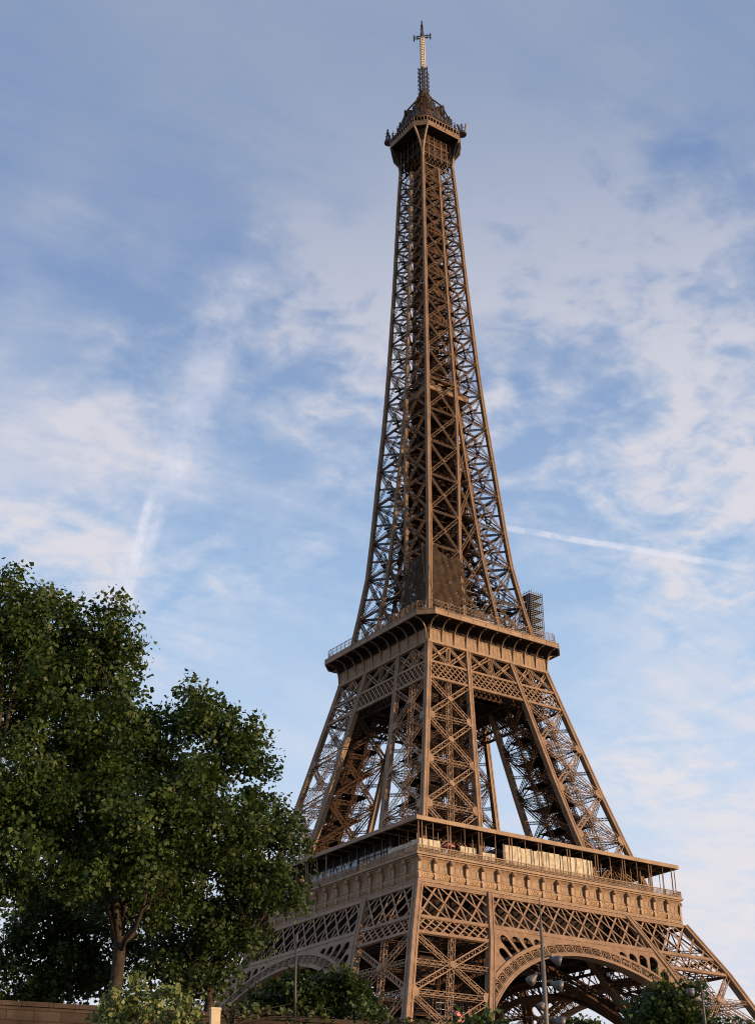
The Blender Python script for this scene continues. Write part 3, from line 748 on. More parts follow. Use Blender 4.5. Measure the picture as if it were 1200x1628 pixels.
# low upper storey of the second platform and its clutter
m = MB(); slab(m, 13.0, 2.0, 119.9, 120.3)
for x in np.linspace(-12.5, 12.5, 9):
    for s in (-1, 1):
        m.beam((x, s*12.5, 116.4), (x, s*12.5, 124.0), .16); m.beam((s*12.5, x, 116.4), (s*12.5, x, 124.0), .16)
for z in (121.4, 124.0):
    for s in (-1, 1): m.beam((-12.5, s*12.6, z), (12.5, s*12.6, z), .14); m.beam((s*12.6, -12.5, z), (s*12.6, 12.5, z), .14)
m.build('upper_storey', M['iron_shaded'], SPF)
for x0, x1, y, rz, lb in ((-17.2, -14.6, -19.9, 0, 'short cream sheet on the fence by the near corner of the second platform'), (-6.6, -1.6, -20.0, 0, 'long cream sheet on the fence in the sunlit middle of the second platform')):
    t = MB(); t.box(((x0+x1)/2, y, 117.3), (x1-x0, .08, .9)); tag(t.build('cream_sheet', M['white']), lb, 'sheet', 'cream sheets on the second platform fence')
t = MB(); t.box((0, 0, 118.4), (10, 10, 4)); tag(t.build('kiosk', M['glass'], None), 'dark kiosk in the middle of the second platform', 'kiosk')

# ---------------------------------------------------------------- shaft above the second platform
sn = [116.6, 127.4, 138, 147.6, 158, 168, 178, 188, 197.6, 206.4, 214.5, 223, 230.2, 237.4, 244, 250.6, 256.5, 262.2]
sz = lambda h: float(np.interp(h, [116, 190, 270], [.92, .78, .62]))
O = lambda h: V3(-W(h), -W(h), h); Rr = lambda h: V3(-I(h), -W(h), h); RrP = lambda h: V3(I(h), -W(h), h); OR = lambda h: V3(W(h), -W(h), h)
m = MB()
for h0, h1 in zip(sn[:-1], sn[1:]):
    q = float(np.interp(h0, [116, 190, 262], [1.0, .8, .62])); n_ = (0, -1, .12)
    xpanel(m, O, Rr, h0, h1, n_, .95*q, .5*q, .15*q, True, False, False, .55*q, lace=.06*q, thin=.68)
    xpanel(m, RrP, OR, h0, h1, n_, .95*q, .5*q, .15*q, True, False, False, .55*q, lace=.06*q, thin=.68)
    if I(h0) > 1.3: xpanel(m, Rr, RrP, h0, h1, n_, .8*q, .45*q, .13*q, False, False, False, .4*q, lace=.05*q, thin=.7)
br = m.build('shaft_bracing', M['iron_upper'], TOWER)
for Pf, hs_, kk in ((O, sn+[267, 273], 1.12), (Rr, [h for h in sn if h <= 188], .85), (RrP, [h for h in sn if h <= 188], .85), (lambda h: V3(0, -W(h), h), [h for h in sn if h >= 188], .9)):
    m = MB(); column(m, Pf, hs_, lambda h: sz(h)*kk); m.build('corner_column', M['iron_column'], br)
four(br, TOWER)
m = MB()
InC = lambda h: V3(-I(h), -I(h), h)
for h0, h1 in zip(sn[:-1], sn[1:]):
    q = float(np.interp(h0, [116, 190, 262], [1.0, .8, .62])); w_ = W(h0)
    # horizontal frames at each level and inner legs
    m.girder((-w_, -w_, h0), (0, 0, h0), .7*q, .5*q, (0, 0, 1), .19*q, lace=.09*q)
    m.girder((-w_, -I(h0), h0), (w_, -I(h0), h0), .7*q, .5*q, (0, 0, 1), .19*q, lace=.09*q) if I(h0) > .8 else None
    m.girder((-w_, -w_*.5, h0), (w_, -w_*.5, h0), .6*q, .4*q, (0, 0, 1), .17*q, lace=.09*q)
    m.girder((0, -w_, h0), (-w_, 0, h0), .6*q, .4*q, (0, 0, 1), .17*q, lace=.09*q); m.girder((0, -w_, h0), (w_, 0, h0), .6*q, .4*q, (0, 0, 1), .17*q, lace=.09*q)
    hm = (h0+h1)/2; wm = W(hm)
    m.girder((-wm, -wm*.72, hm), (0, -wm*.4, hm), .5*q, .4*q, (0, 0, 1), .16*q, lace=.09*q)
    m.girder((-wm, -wm, hm), (-wm*.35, -wm*.35, hm), .55*q, .4*q, (0, 0, 1), .15*q, lace=.09*q)
    m.girder((-wm, -wm*.5, hm), (-wm*.5, -wm, hm), .5*q, .4*q, (0, 0, 1), .15*q, lace=.09*q)
    m.girder((-w_, -w_, h0), (-wm*.5, -wm*.5, hm), .5*q, .3*q, (1, -1, 0), .14*q, lace=.08*q); m.girder((-wm*.5, -wm*.5, hm), (-W(h1), -W(h1), h1), .5*q, .3*q, (1, -1, 0), .14*q, lace=.08*q)
    if I(h0) > .9:
        m.girder(InC(h0), InC(h1), .8*q, .7*q, (0, -1, 0), .18*q, sides=True)
        m.girder((-w_, -I(h0), h0), InC(h1), .7*q, .5*q, (0, -1, 0), .19*q, lace=.1*q); m.girder(InC(h0), (-W(h1), -I(h1), h1), .7*q, .5*q, (0, -1, 0), .19*q, lace=.1*q)
        m.girder((-I(h0), -w_, h0), InC(h1), .7*q, .5*q, (1, 0, 0), .19*q, lace=.1*q); m.girder(InC(h0), (-I(h1), -W(h1), h1), .7*q, .5*q, (1, 0, 0), .19*q, lace=.1*q)
ib = m.build('inner_frame', M['iron_shaded'], TOWER); four(ib, TOWER)
# lift core: guide girders, panels of sheet and mesh, spiral of stairs
m = MB()
for h0 in np.arange(118, 264, 4.0):
    h1 = h0+4; r0 = float(np.interp(h0, [118, 190, 264], [3.9, 3.2, 2.6]))
    for sx in (-1, 1):
        for sy in (-1, 1): m.girder((sx*r0, sy*r0, h0), (sx*r0, sy*r0, h1), .6, .6, (0, -1, 0), .13, sides=True)
    for k in range(4):
        c, s = math.cos(k*math.pi/2), math.sin(k*math.pi/2)
        def T(x, y, z): return (x*c-y*s, x*s+y*c, z)
        m.beam(T(-r0, -r0, h0), T(r0, -r0, h0), .35, .3); m.beam(T(-r0, -r0, h0), T(r0, -r0, h1), .15); m.beam(T(r0, -r0, h0), T(-r0, -r0, h1), .15)
        for xx in (-.5, .5): m.beam(T(xx*r0, -r0, h0), T(xx*r0, -r0, h1), .16)
core = m.build('lift_core', M['iron_shaded'], TOWER)
st = MB(); stairs(st, (2.0, 4.6, 117), (1.2, 3.6, 262), 2.2, 44); st.build('stairway', M['iron_shaded'], core)
st = MB(); stairs(st, (-4.6, -1, 117), (-3.4, -1, 262), 2.0, 44, 1); st.build('stairway', M['iron_shaded'], core)
pn = MB()
for i, h0 in enumerate(np.arange(140, 262, 4.0)):
    r0 = float(np.interp(h0, [118, 190, 264], [3.7, 3.0, 2.5]))
    for k in range(4):
        dens = .6 if h0 < 185 else (.5 if h0 < 215 else .85)
        if rng.random() < dens:
            c, s = math.cos(k*math.pi/2), math.sin(k*math.pi/2); hh_ = 3.9 if rng.random() < .6 else 2.4; xw = r0*(1 if rng.random() < .6 else .6)
            P = [(-xw, -r0, h0), (xw, -r0, h0), (xw, -r0, h0+hh_), (-xw, -r0, h0+hh_)]
            pn.prism([(x*c-y*s, x*s+y*c, z) for x, y, z in P], (0.05*s, -.05*c, 0))
pn.build('core_panels', M['iron_shaded'], core)
m = MB(); slab(m, 6.4, .6, 186.3, 186.6)
for z in (187.4, 188.2): 
    for i in range(4):
        q = [(-6.4, -6.4), (6.4, -6.4), (6.4, 6.4), (-6.4, 6.4)]; a, b = q[i], q[(i+1) % 4]; m.beam((*a, z), (*b, z), 1.9 if z < 188 else .5, .12, (a[1]-b[1], b[0]-a[0], 0))
slab(m, 5.2, .6, 190.6, 190.9); slab(m, 4.4, .6, 186.7, 190.5)
m.build('intermediate_platform', M['iron'], TOWER)
for i, hh_ in enumerate((145, 152, 158.5, 165, 171.5, 178)):
    m = MB(); slab(m, W(hh_)*.62, 1.2, hh_, hh_+.25); slab(m, W(hh_)*.5, 1.2, hh_+4, hh_+4.2); m.build('landing', M['iron_shaded'], TOWER)

# ---------------------------------------------------------------- summit
W3, C3 = 8.35, 2.7
for k in range(4):      # corner infill under the gallery
    m = MB()
    c, s = math.cos(k*math.pi/2), math.sin(k*math.pi/2)
    P = lambda w, cc, z: [((-w+cc)*c-(-w)*s, (-w+cc)*s+(-w)*c, z), ((-w)*c-(-w+cc)*s, (-w)*s+(-w+cc)*c, z)]
    rows = [P(5.25, .02, 265), P(5.7, .5, 267.2), P(7.6, 2.1, 270.3), P(8.2, C3, 271.2), P(8.3, C3, 273.6)]
    if k in (0, 2): rows = [P(5.0, .02, 265), P(5.15, .3, 267.2), P(5.7, .9, 269.8), P(6.6, 1.6, 271.9), P(7.6, C3-.4, 273.5)]
    cen = [(-4.6*c+4.6*s, -4.6*s-4.6*c, z) for z in (265, 273.6)]
    vs = [q for r_ in rows for q in r_]+cen; fs = [(2*i, 2*i+1, 2*i+3, 2*i+2) for i in range(4)]
    fs += [(0, 2, 4, 6, 8, 11, 10), (1, 3, 5, 7, 9, 11, 10)[::-1], (8, 9, 11)]
    m.add(vs, fs)
    m.build('summit_corner_infill', M['deck'], TOWER)
m = MB(); slab(m, 8.2, C3, 273.5, 273.9); TPF = m.build('summit_platform', M['deck'], TOWER)
m = MB(); o8 = octo(W3, C3)
for i in range(8):
    a, b = o8[i], o8[(i+1) % 8]; nx, ny = (b[1]-a[1]), -(b[0]-a[0]); L = math.hypot(nx, ny); nv = (nx/L, ny/L, 0)
    for z, hh_, t in ((273.6, .45, .3), (274.45, .75, .12), (275.0, .2, .22), (276.6, .2, .2)): m.beam((*a, z), (*b, z), hh_, t, nv)
    k = max(2, int(L/.95))
    for j in range(k+1):
        q = [a[d]+(b[d]-a[d])*j/k for d in (0, 1)]; m.beam((*q, 273.7), (*q, 276.6), .13 if j % 3 else .26, .12, nv)
m.build('summit_railing', M['iron'], TPF)
m = MB()
for sx in (-1, 1):
    pts = [(5.2, 5.2, 264.5), (5.25, 5.5, 267.2), (5.35, 6.3, 269.8), (5.5, 7.3, 271.9), (5.62, 8.2, 273.5)]
    pass
for x in (-3.2, -1.2, 1.2, 3.2):
    m.beam((x, -5.35, 264.5), (x, -5.35, 273.3), .3, .2, (0, -1, 0))
for k in range(8):
    for j in range(5):
        x = -4.8+1.2*k; z = 262.6+2*j; m.beam((x, -5.15, z), (x+1.2, -5.15, z+2), .1, .06, (0, -1, 0)); m.beam((x+1.2, -5.15, z), (x, -5.15, z+2), .1, .06, (0, -1, 0))
for z in (262.2, 266.3, 270, 272.8): m.beam((-5.2, -5.2, z), (5.2, -5.2, z), .35, .25, (0, -1, 0))
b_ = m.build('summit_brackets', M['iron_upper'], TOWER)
for sx in (-1, 1):
    m = MB()
    for a, b in zip(pts[:-1], pts[1:]): m.beam((sx*(a[0]+.02), -a[1]-.1, a[2]), (sx*(b[0]+.02), -b[1]-.1, b[2]), .46, .47, (0, -1, .3))
    m.build('rib', M['iron'], b_); four(b_, TOWER)
m = MB(); slab(m, 4.7, .8, 266.3, 273.5); m.build('lower_cabin', M['iron_shaded'], TOWER)
# cabin, caged upper deck, roof and lantern
m = MB(); slab(m, 6.3, 2.0, 273.9, 277.2); slab(m, 8.0, C3, 276.9, 277.2)
prof = [(7.0, 277.2), (6.6, 279.4), (5.2, 282.6), (4.0, 285.2), (3.0, 287.4), (2.1, 290.0), (1.4, 292.4)]
rows = [[(x, y, z) for x, y in octo(w, w*.33)] for w, z in prof]; vs = [q for r_ in rows for q in r_]; fs = []
for i in range(len(prof)-1):
    for j in range(8): fs.append((i*8+j, i*8+(j+1) % 8, (i+1)*8+(j+1) % 8, (i+1)*8+j))
m.add(vs, fs+[tuple(range(len(vs)-8, len(vs)))])
cab = m.build('summit_cabin', M['iron_shaded'], TOWER)
m = MB()
for k in range(4):
    c, s = math.cos(k*math.pi/2), math.sin(k*math.pi/2); c, s = math.cos(k*math.pi/2-math.pi/4), math.sin(k*math.pi/2-math.pi/4); T = lambda x, y, z: (x*c-y*s, x*s+y*c, z)
    for o, R_ in ((-7.2, .85), (-5.6, 1.6)):
        ps = [T(R_*math.cos(a), o, (286.6 if o > -6 else 283.2)+R_*math.sin(a)*1.1) for a in np.linspace(0, math.pi, 11)]
        ps = [T(R_, o, 279.6)]+ps+[T(-R_, o, 279.6)]
        m.prism([T(R_*math.cos(a), o+.5, (286.6 if o > -6 else 283.2)+R_*math.sin(a)*1.1) for a in np.linspace(0, math.pi, 9)]+[T(-R_, o+.5, 279.6), T(R_, o+.5, 279.6)], T(0, 1.6, 0))
        for a, b in zip(ps[:-1], ps[1:]): m.beam(a, b, .3, .35, (s, -c, 0))
    q = [T(0, -7.8, 281.2), T(0, -5.2, 288.6), T(0, -3.4, 290.8), T(0, -1.3, 293)]
    for a, b in zip(q[:-1], q[1:]): m.beam(a, b, .35)
m.lathe((0, 0, 290.0), [(2.4, 0), (2.3, 1.0), (1.7, 2.6), (1.9, 2.8), (1.9, 3.2), (1.2, 3.6), (1.0, 5.0)], 12)
m.build('lantern', M['iron_shaded'], cab)
# crown of rods round the roof
m = MB(); r5 = np.random.default_rng(5)
for i in range(420):
    th = r5.uniform(0, 2*math.pi); rr = r5.uniform(1.6, 8.0); zb = np.interp(rr, [1.4, 2.1, 3.0, 4.0, 5.2, 6.6, 8], [292.6, 290.0, 287.4, 285.2, 282.6, 279.4, 277.5]); k = max(abs(math.cos(th)), abs(math.sin(th)), .76); x, y = rr/k*math.cos(th)*.95, rr/k*math.sin(th)*.95
    hgt = r5.uniform(.8, 2.3); m.beam((x, y, zb-.5), (x*1.02, y*1.02, zb+hgt), r5.uniform(.07, .2))
    if i % 4 == 0: m.box((x, y, zb+hgt), (.35, .35, .8), th)
    if i % 5 == 0: m.beam((x, y, zb+hgt*.6), (x*1.15, y*1.15, zb+hgt*.6), .08)
m.build('aerial_rods', M['antenna'], cab)
for i in range(36):     # panels and small dishes on the edge of the roof
    th = 2*math.pi*i/36+r5.uniform(-.05, .05); k = max(abs(math.cos(th)), abs(math.sin(th)), .80); x, y = 8.1/k*math.cos(th), 8.1/k*math.sin(th); z = 277.5+r5.uniform(-.2, .8)
    q = MB(); q.beam((x*.92, y*.92, z), (x, y, z), .1); q.box((x, y, z+.3), (.25, .5, r5.uniform(1.1, 2.2)), th); q.beam((x, y, z+.3), (x, y, z+1.8), .07); q.build('panel_antenna', M['antenna'], cab)
for sx, sy in ((-1, 1), (1, -1), (-1, -1), (1, 1)):
    if sx == sy: continue
    q = MB(); x, y = sx*7.9, sy*7.1; 
    if sx < 0: x, y = -7.3, 7.9
    q.lathe((x, y, 275.8+1.6), [(1.3, 0), (1.35, .3), (1.2, .8), (.6, 1.3), (.1, 1.5)], 10)
    for dx in (-.9, 0, .9): q.beam((x+dx*sx, y, 278), (x+dx*sx, y-dx, 281.6), .34, .34)
    for dz in (0, 1.1, 2.2): q.beam((x-.9, y, 278.4+dz), (x+1.2*sx, y, 278.4+dz), .14)
    q.build('aerial_cluster', M['antenna'], cab)
# mast
m = MB()
m.girder((0, 0, 290), (0, 0, 304.6), 1.9, 1.9, (0, -1, 0), .34, cell=1.1, sides=True, lace=.2); m.tube([(0, 0, 290), (0, 0, 304.6)], .55, 8)
mast = m.build('mast', M['antenna'], TOWER)
m = MB(); m.tube([(0, 0, 304.4), (0, 0, 316.6)], [.62, .55], 10)
for k in range(4):
    c, s = math.cos(k*math.pi/2+.3), math.sin(k*math.pi/2+.3); m.beam((c*.75, s*.75, 304.4), (c*.62, s*.62, 316.8), .24)
for z in np.arange(304.6, 317, 1.0): m.tube([(0, 0, z), (0, 0, z+.12)], .85, 8)
m.build('pale_mast_tube', M['mast'], mast)
m = MB(); m.tube([(0, 0, 316.5), (0, 0, 319), (0, 0, 320), (0, 0, 324)], [.6, .6, .28, .10], 8)
for z in np.arange(319.2, 323.6, .55): m.tube([(0, 0, z), (0, 0, z+.15)], .42 if z < 322 else .26, 6)
m.build('mast_tip', M['antenna'], mast)
for k in range(4):
    q = MB(); c, s = math.cos(k*math.pi/2+math.pi/4), math.sin(k*math.pi/2+math.pi/4)
    q.beam((0, 0, 316.9), (c*2.5, s*2.5, 316.9), .22); q.beam((0, 0, 317.7), (c*2.5, s*2.5, 317.7), .22)
    q.beam((c*1.4, s*1.4, 316.5), (c*1.4, s*1.4, 318.1), .26); q.beam((c*2.5, s*2.5, 316.0), (c*2.5, s*2.5, 318.4), .30)
    q.build('cross_arm', M['antenna'], mast)
for j in range(7):
    for k in range(4):
        q = MB(); a = k*math.pi/2; c, s = math.cos(a), math.sin(a); z = 293.6+1.6*j
        q.beam((c*.9, s*.9, z), (c*2.0, s*2.0, z), .14); q.beam((c*2.0, s*2.0, z-.5), (c*2.0, s*2.0, z+.5), .18); q.beam((c*1.6-s*.35, s*1.6+c*.35, z), (c*1.6+s*.35, s*1.6-c*.35, z), .12); q.build('dipole', M['antenna'], mast)

# ---------------------------------------------------------------- netting and scaffold on the tower
t = thing('dust_net', 'dark brown netting wrapped round the near tower corner just above the second platform', 'netting')
m = MB()
def nw(h): return W(h)+.42
def netface(fl):
    K = 20; H = 16; vs = []
    for i in range(K+1):
        for j in range(H+1):
            u = i/K; zt = 137.3-1.3*u-1.1*math.sin(u*math.pi)+.35*math.sin(u*9); zb = 121.0+2.6*u; z = zb+(zt-zb)*j/H; x = -nw(z)+.95+u*(nw(z)-4.3); y = -nw(z)+.55*math.sin(i*1.3+j*.5)*u*(1-u)*2+(.3*math.sin(j*1.7+i))*.5
            vs.append((x, y, z) if not fl else (y, x, z))
    m.add(vs, [(i*(H+1)+j, (i+1)*(H+1)+j, (i+1)*(H+1)+j+1, i*(H+1)+j+1) for i in range(K) for j in range(H)])
netface(False); netface(True)
K = 6; z = 137.0
net = m.build('net_sheet', M['net'], t, smooth=True)
m = MB()
for u in np.linspace(0, 1, 7):
    x = -nw(122)+u*(nw(122)-3.2)
    m.tube([(x, -nw(122)+.5, 117), (x+.3, -nw(136)+.4, 136.5)], .07, 5); m.tube([(-nw(122)+.5, x, 117), (-nw(136)+.4, x+.3, 136.5)], .07, 5)
for zz in (124, 128, 132, 136): m.beam((-nw(zz)+.5, -nw(zz)+.6, zz), (-3.4, -nw(zz)+.6, zz), .1); m.beam((-nw(zz)+.6, -nw(zz)+.5, zz), (-nw(zz)+.6, -3.4, zz), .1)
m.build('net_frame', M['iron_shaded'], t)

def scaffold(x0, x1, y0, y1, z0, z1, dx, dz, label, rad=.07, mesh=True):
    m = MB(); xs = np.linspace(x0, x1, max(2, int((x1-x0)/dx)+1)); ys = np.linspace(y0, y1, max(2, int((y1-y0)/dx)+1)); zs = np.arange(z0, z1, dz)
    for x in xs:
        for y in (y0, y1): m.beam((x, y, z0), (x, y, z1+random.uniform(-.2, .6)), rad*2)
    for y in ys:
        for x in (x0, x1): m.beam((x, y, z0), (x, y, z1+random.uniform(-.2, .6)), rad*2)
    for z in zs:
        for y in (y0, y1): m.beam((x0, y, z), (x1, y, z), rad*1.6)
        for x in (x0, x1): m.beam((x, y0, z), (x, y1, z), rad*1.6)
    o = m.build('scaffold', M['steel']); tag(o, label, 'scaffold')
    d_ = MB()
    for z in zs[2::4]: d_.box(((x0+x1)/2, (y0+y1)/2, z), (x1-x0-.1, y1-y0-.1, .06))
    d_.build('deck_boards', M['deck'], o); return o
scaffold(15.4, 19.4, -15.2, -11.0, 116.4, 132.0, .55, .5, 'tall grey mesh scaffold tower standing at the right edge of the second platform', .05)
scaffold(-1.5, 13.5, -11.6, -9.4, 120.3, 130.0, 1.4, 1.1, 'long scaffold of grey tubes between the legs above the sunlit side of the second platform', .07)
scaffold(-35.5, -32.5, -40.0, -38.0, 0, 30, 1.0, 1.1, 'scaffold tower of grey tubes seen through the big arch near its left foot', .07)

# visitors along the fence of the second platform
def person_mesh(col):
    bm = MB()
    bm.tube([(0, 0, .0), (0, 0, .06), (0, 0, .5), (0, 0, .85), (0, 0, 1.0), (0, 0, 1.3), (0, 0, 1.45), (0, 0, 1.5), (0, 0, 1.55), (0, 0, 1.66), (0, 0, 1.74), (0, 0, 1.78)], [.10, .13, .14, .18, .16, .22, .19, .07, .08, .11, .09, .02], 8)
    for s in (-1, 1): bm.tube([(s*.2, 0, 1.42), (s*.27, 0, 1.15), (s*.24, .16, .95)], [.06, .05, .04], 6)
    return bm.mesh('person', M[col], True)
pm = [person_mesh(c) for c in ('hull', 'cloth2', 'cloth3')]
for i in range(46):
    side = 0 if i < 34 else 3
    x = -14+30*((i*0.6180339) % 1); y = -19.3-.5*random.random(); c, s = math.cos(side*math.pi/2), math.sin(side*math.pi/2)
    k = i % 3; o = bpy.data.objects.new('person', pm[k]); COL.objects.link(o); o.location = (x*c-y*s, x*s+y*c, 116.36); o.rotation_euler = (0, 0, random.uniform(0, 6)); o.scale = (1, 1, random.uniform(.92, 1.05))
    o['category'] = 'person'; o['group'] = 'visitors standing on the second platform'
    o['label'] = ('tiny visitor in dark clothes standing behind the fence of the second platform', 'tiny visitor in a red top standing behind the fence of the second platform', 'tiny visitor in pale clothes standing behind the fence of the second platform')[k]

# ---------------------------------------------------------------- ground, water, quay
def sheet(name, pts, m, kind='structure', z=None):
    me = bpy.data.meshes.new(name); me.from_pydata(pts, [], [tuple(range(len(pts)))]); me.materials.append(m); o = bpy.data.objects.new(name, me); COL.objects.link(o); o['kind'] = kind; return o
wa, wb = V3(-167.16, -170.52, 0), V3(-143.32, -175.6, 0); wd = (wb-wa)/np.linalg.norm(wb-wa); wn = V3(-wd[1], wd[0], 0)   # wall line; wn points inland
A, B = wa-wd*3000+wn*.5, wb+wd*3000+wn*.5
sheet('ground', [tuple(A), tuple(B), tuple(B+wn*5000), tuple(A+wn*5000)], M['ground'])
sheet('water', [(-6000, -6000, -14.6), (6000, -6000, -14.6), (6000, 6000, -14.6), (-6000, 6000, -14.6)], M['water'])
q0, q1 = wa-wd*800, wb+wd*800
sheet('lower_quay', [tuple(q-wn*40+V3(0, 0, -13.0)) for q in (q0,)]+[tuple(q1-wn*40+V3(0, 0, -13.0)), tuple(q1+wn*.2+V3(0, 0, -13.0)), tuple(q0+wn*.2+V3(0, 0, -13.0))], M['ground'])
qw = MB()
a0, b0 = wa-wd*300, wb+wd*300
qw.prism([tuple(a0+V3(0, 0, -14.9)), tuple(b0+V3(0, 0, -14.9)), tuple(b0+wn*.7+V3(0, 0, -14.9)), tuple(a0+wn*.7+V3(0, 0, -14.9))], (0, 0, 15.65))
w_ = qw.build('quay_wall', M['quay']); tag(w_, 'long brown stone quay wall along the bottom of the picture', 'wall')
cp_ = MB()
L = 40; nb = 46
for i in range(nb):
    a = wa-wd*L/2+wd*(L+26)*i/nb; b = wa-wd*L/2+wd*(L+26)*(i+1)/nb-wd*.015
    j = random.uniform(-.015, .015)
    cp_.prism([tuple(a-wn*.12+V3(0, 0, .75)), tuple(b-wn*.12+V3(0, 0, .75)), tuple(b+wn*.85+V3(0, 0, .75)), tuple(a+wn*.85+V3(0, 0, .75))], (0, 0, .25+j))
cp_.build('coping', M['quay'], w_)
pp = at(342, 1618, 79.0); t = MB(); t.box((pp.x, pp.y, pp.z-1.2), (.5, .3, 3.2), -.2); t.box((pp.x, pp.y, pp.z+.43), (.56, .36, .12), -.2)
tag(t.build('stone_post', M['post']), 'pale sandy post standing in front of the brown wall', 'post')

# ---------------------------------------------------------------- lamp poles
def floodlight(mb, p, d, s):
    p, d = np.array(p, float), np.array(d, float)/np.linalg.norm(d)
    mb.tube([p-d*.2*s, p, p+d*.5*s, p+d*.55*s, p+d*.9*s], [.10*s, .18*s, .42*s, .46*s, .46*s], 12)
def pole_at(px, py_top, D, r0, name, label, cat, px_bot=None, zbot=-13.0):
    top = at(px, py_top, D); bot = V3(top.x, top.y, zbot)
    if px_bot is not None: q = at(px_bot, 1640, D); dx = (V3(*q)-V3(*top)); k = (zbot-top.z)/dx[2]; bot = V3(*top)+dx*k*.45; bot[2] = zbot
    t = thing(name, label, cat, (bot[0], bot[1], bot[2]))
    m = MB(); L = top.z-zbot; e = (top.x-bot[0], top.y-bot[1])
    m.tube([(e[0]*k, e[1]*k, L*k) for k in (0, .3, .6, .82, .822, .93, .932, 1)], [r0*1.25, r0, r0*.85, r0*.7, r0*.55, r0*.45, r0*.28, r0*.15], 10)
    m.build('pole', M['pole'], t, True); return t, top, bot
D1 = 62
t, top, bot = pole_at(857, 1428, D1, .135, 'lamp_pole', 'tall grey pole carrying several floodlights, in front of the big arch', 'lamp pole', 868)
def L_(x, y): p = at(x, y, D1); return (p.x-bot[0], p.y-bot[1], p.z-bot[2])
rtv = np.array(r2)
for (x, y, sd_, sc) in ((876, 1524, 1, .46), (851, 1551, -1, .46), (877, 1564, 1, .5), (866, 1593, -1, .38), (880, 1622, 1, .5)):
    m = MB(); p = np.array(L_(x, y)); d = rtv*sd_*.9+V3(0, 0, -.25 if sd_ > 0 else -.9)
    floodlight(m, p, d, sc); 
    fl = m.build('floodlight', M['lamp'], t, True)
    m = MB(); q = np.array(L_(861+(y-1523)*.06, y-2)); m.tube([q, p+V3(0, 0, .12), p], .05, 6); m.build('bracket_arm', M['pole'], fl)
t, top, bot = pole_at(471, 1489, 83, .075, 'thin_pole', 'thin dark pole rising behind the wall in front of the left arch', 'pole', None, 0)
m = MB(); m.tube([(0, 0, top.z-.3), (0, 0, top.z+.1)], .12, 8); m.build('pole_cap', M['antenna'], t)
for o_ in t.children: o_.data.materials[0] = M['antenna']
t, top, bot = pole_at(1113, 1562, 95, .09, 'street_lamp', 'dark street lamp with a small round globe, beside the dark tree on the right', 'street lamp', None, 0)
t.children[0].data.materials[0] = M['antenna']
g_ = at(1097, 1578, 95); m = MB(); m.lathe((g_.x-bot[0], g_.y-bot[1], g_.z), [(.05, -.25), (.22, -.17), (.28, 0), (.22, .17), (.05, .25)], 12); m.build('globe', M['lamp'], t, True)
m = MB(); m.tube([(0, 0, g_.z-.6), (g_.x-bot[0], g_.y-bot[1], g_.z-.4)], .05, 6); m.build('lamp_arm', M['pole'], t)

# ---------------------------------------------------------------- trees and bushes
def leaves(name, pts, size, m, parent=None, drop=.25, seed=3, per=10):
    g = np.random.default_rng(seed); n = len(pts)
    # random frames, leaning outward / drooping
    def un(v): return v/np.linalg.norm(v, axis=1, keepdims=True)
    k = (n+per-1)//per                      # leaves of one spray lean the same way
    tn = g.normal(size=(k, 3))*.75; tn[:, 2] += .55; tn = np.repeat(tn, per, axis=0)[:n]
    nrm = un(un(tn)+g.normal(size=(n, 3))*.42)
    a = un(np.cross(nrm, g.normal(size=(n, 3)))); b = np.cross(nrm, a); c = nrm
    s = size*g.uniform(.45, 1.5, (n, 1))
    # lobed leaf of 6 points with a fold
    prof = [(-.5, 0, 0), (-.12, .46, .10), (.16, .26, .03), (.62, 0, -.05), (.16, -.26, .03), (-.12, -.46, .10)]
    vs = np.stack([pts+s*(a*x+b*y+c*z) for x, y, z in prof], 1).reshape(-1, 3)
    me = bpy.data.meshes.new(name); me.vertices.add(n*6); me.vertices.foreach_set('co', vs.astype(np.float32).ravel())
    me.loops.add(n*6); me.loops.foreach_set('vertex_index', np.arange(n*6, dtype=np.int32))
    me.polygons.add(n); me.polygons.foreach_set('loop_start', (np.arange(n)*6).astype(np.int32)); me.polygons.foreach_set('loop_total', np.full(n, 6, np.int32))
    me.update(calc_edges=True); me.validate(); me.materials.append(m)
    o = bpy.data.objects.new(name, me); COL.objects.link(o)
    if parent: o.parent = parent
    return o
def blob_points(blobs, dens, tuft, per, seed, shell=.45):
    # blobs: centre, radii; leaves come in tufts spread through the outer part of each blob
    g = np.random.default_rng(seed); out = []
    for c, r in blobs:
        r = np.array(r, float); n = int(dens*(r[0]*r[1]+r[1]*r[2]+r[0]*r[2])*1.0)
        d = g.normal(size=(n, 3)); d /= np.linalg.norm(d, axis=1, keepdims=True)
        rad = g.uniform(shell, 1.0, (n, 1))**.6*(1+.07*g.normal(size=(n, 1)))
        q = np.array(c, float)+d*r*rad
        t = np.repeat(q, per, axis=0)+np.clip(g.normal(size=(n*per, 3)), -1.35, 1.35)*tuft*g.uniform(.5, 1.3, (n, 1)).repeat(per, axis=0)
        out.append(t)
    return np.concatenate(out)
def crown_blobs(spec, D, seed, sub=7):
    # spec: photo px, py, radius px, depth offset; every big lump is broken into smaller ones
    g = random.Random(seed); out = []
    for x, y, rp, dd in spec:
        c = at(x, y, D+dd); k = (D+dd)/2295.2*1.13; r = rp*k
        out.append(((c.x, c.y, c.z), (r*.66, r*.66, r*.6)))
        for i in range(sub):
            th = g.uniform(0, 6.28); ph = math.asin(g.uniform(-.75, 1)); rr = r*g.uniform(.62, .98)
            v = Vector((math.cos(th)*math.cos(ph), math.sin(th)*math.cos(ph), math.sin(ph)))*rr; s = r*g.uniform(.20, .36)
            out.append(((c.x+v.x, c.y+v.y, c.z+v.z), (s, s, s*.85)))
    return out
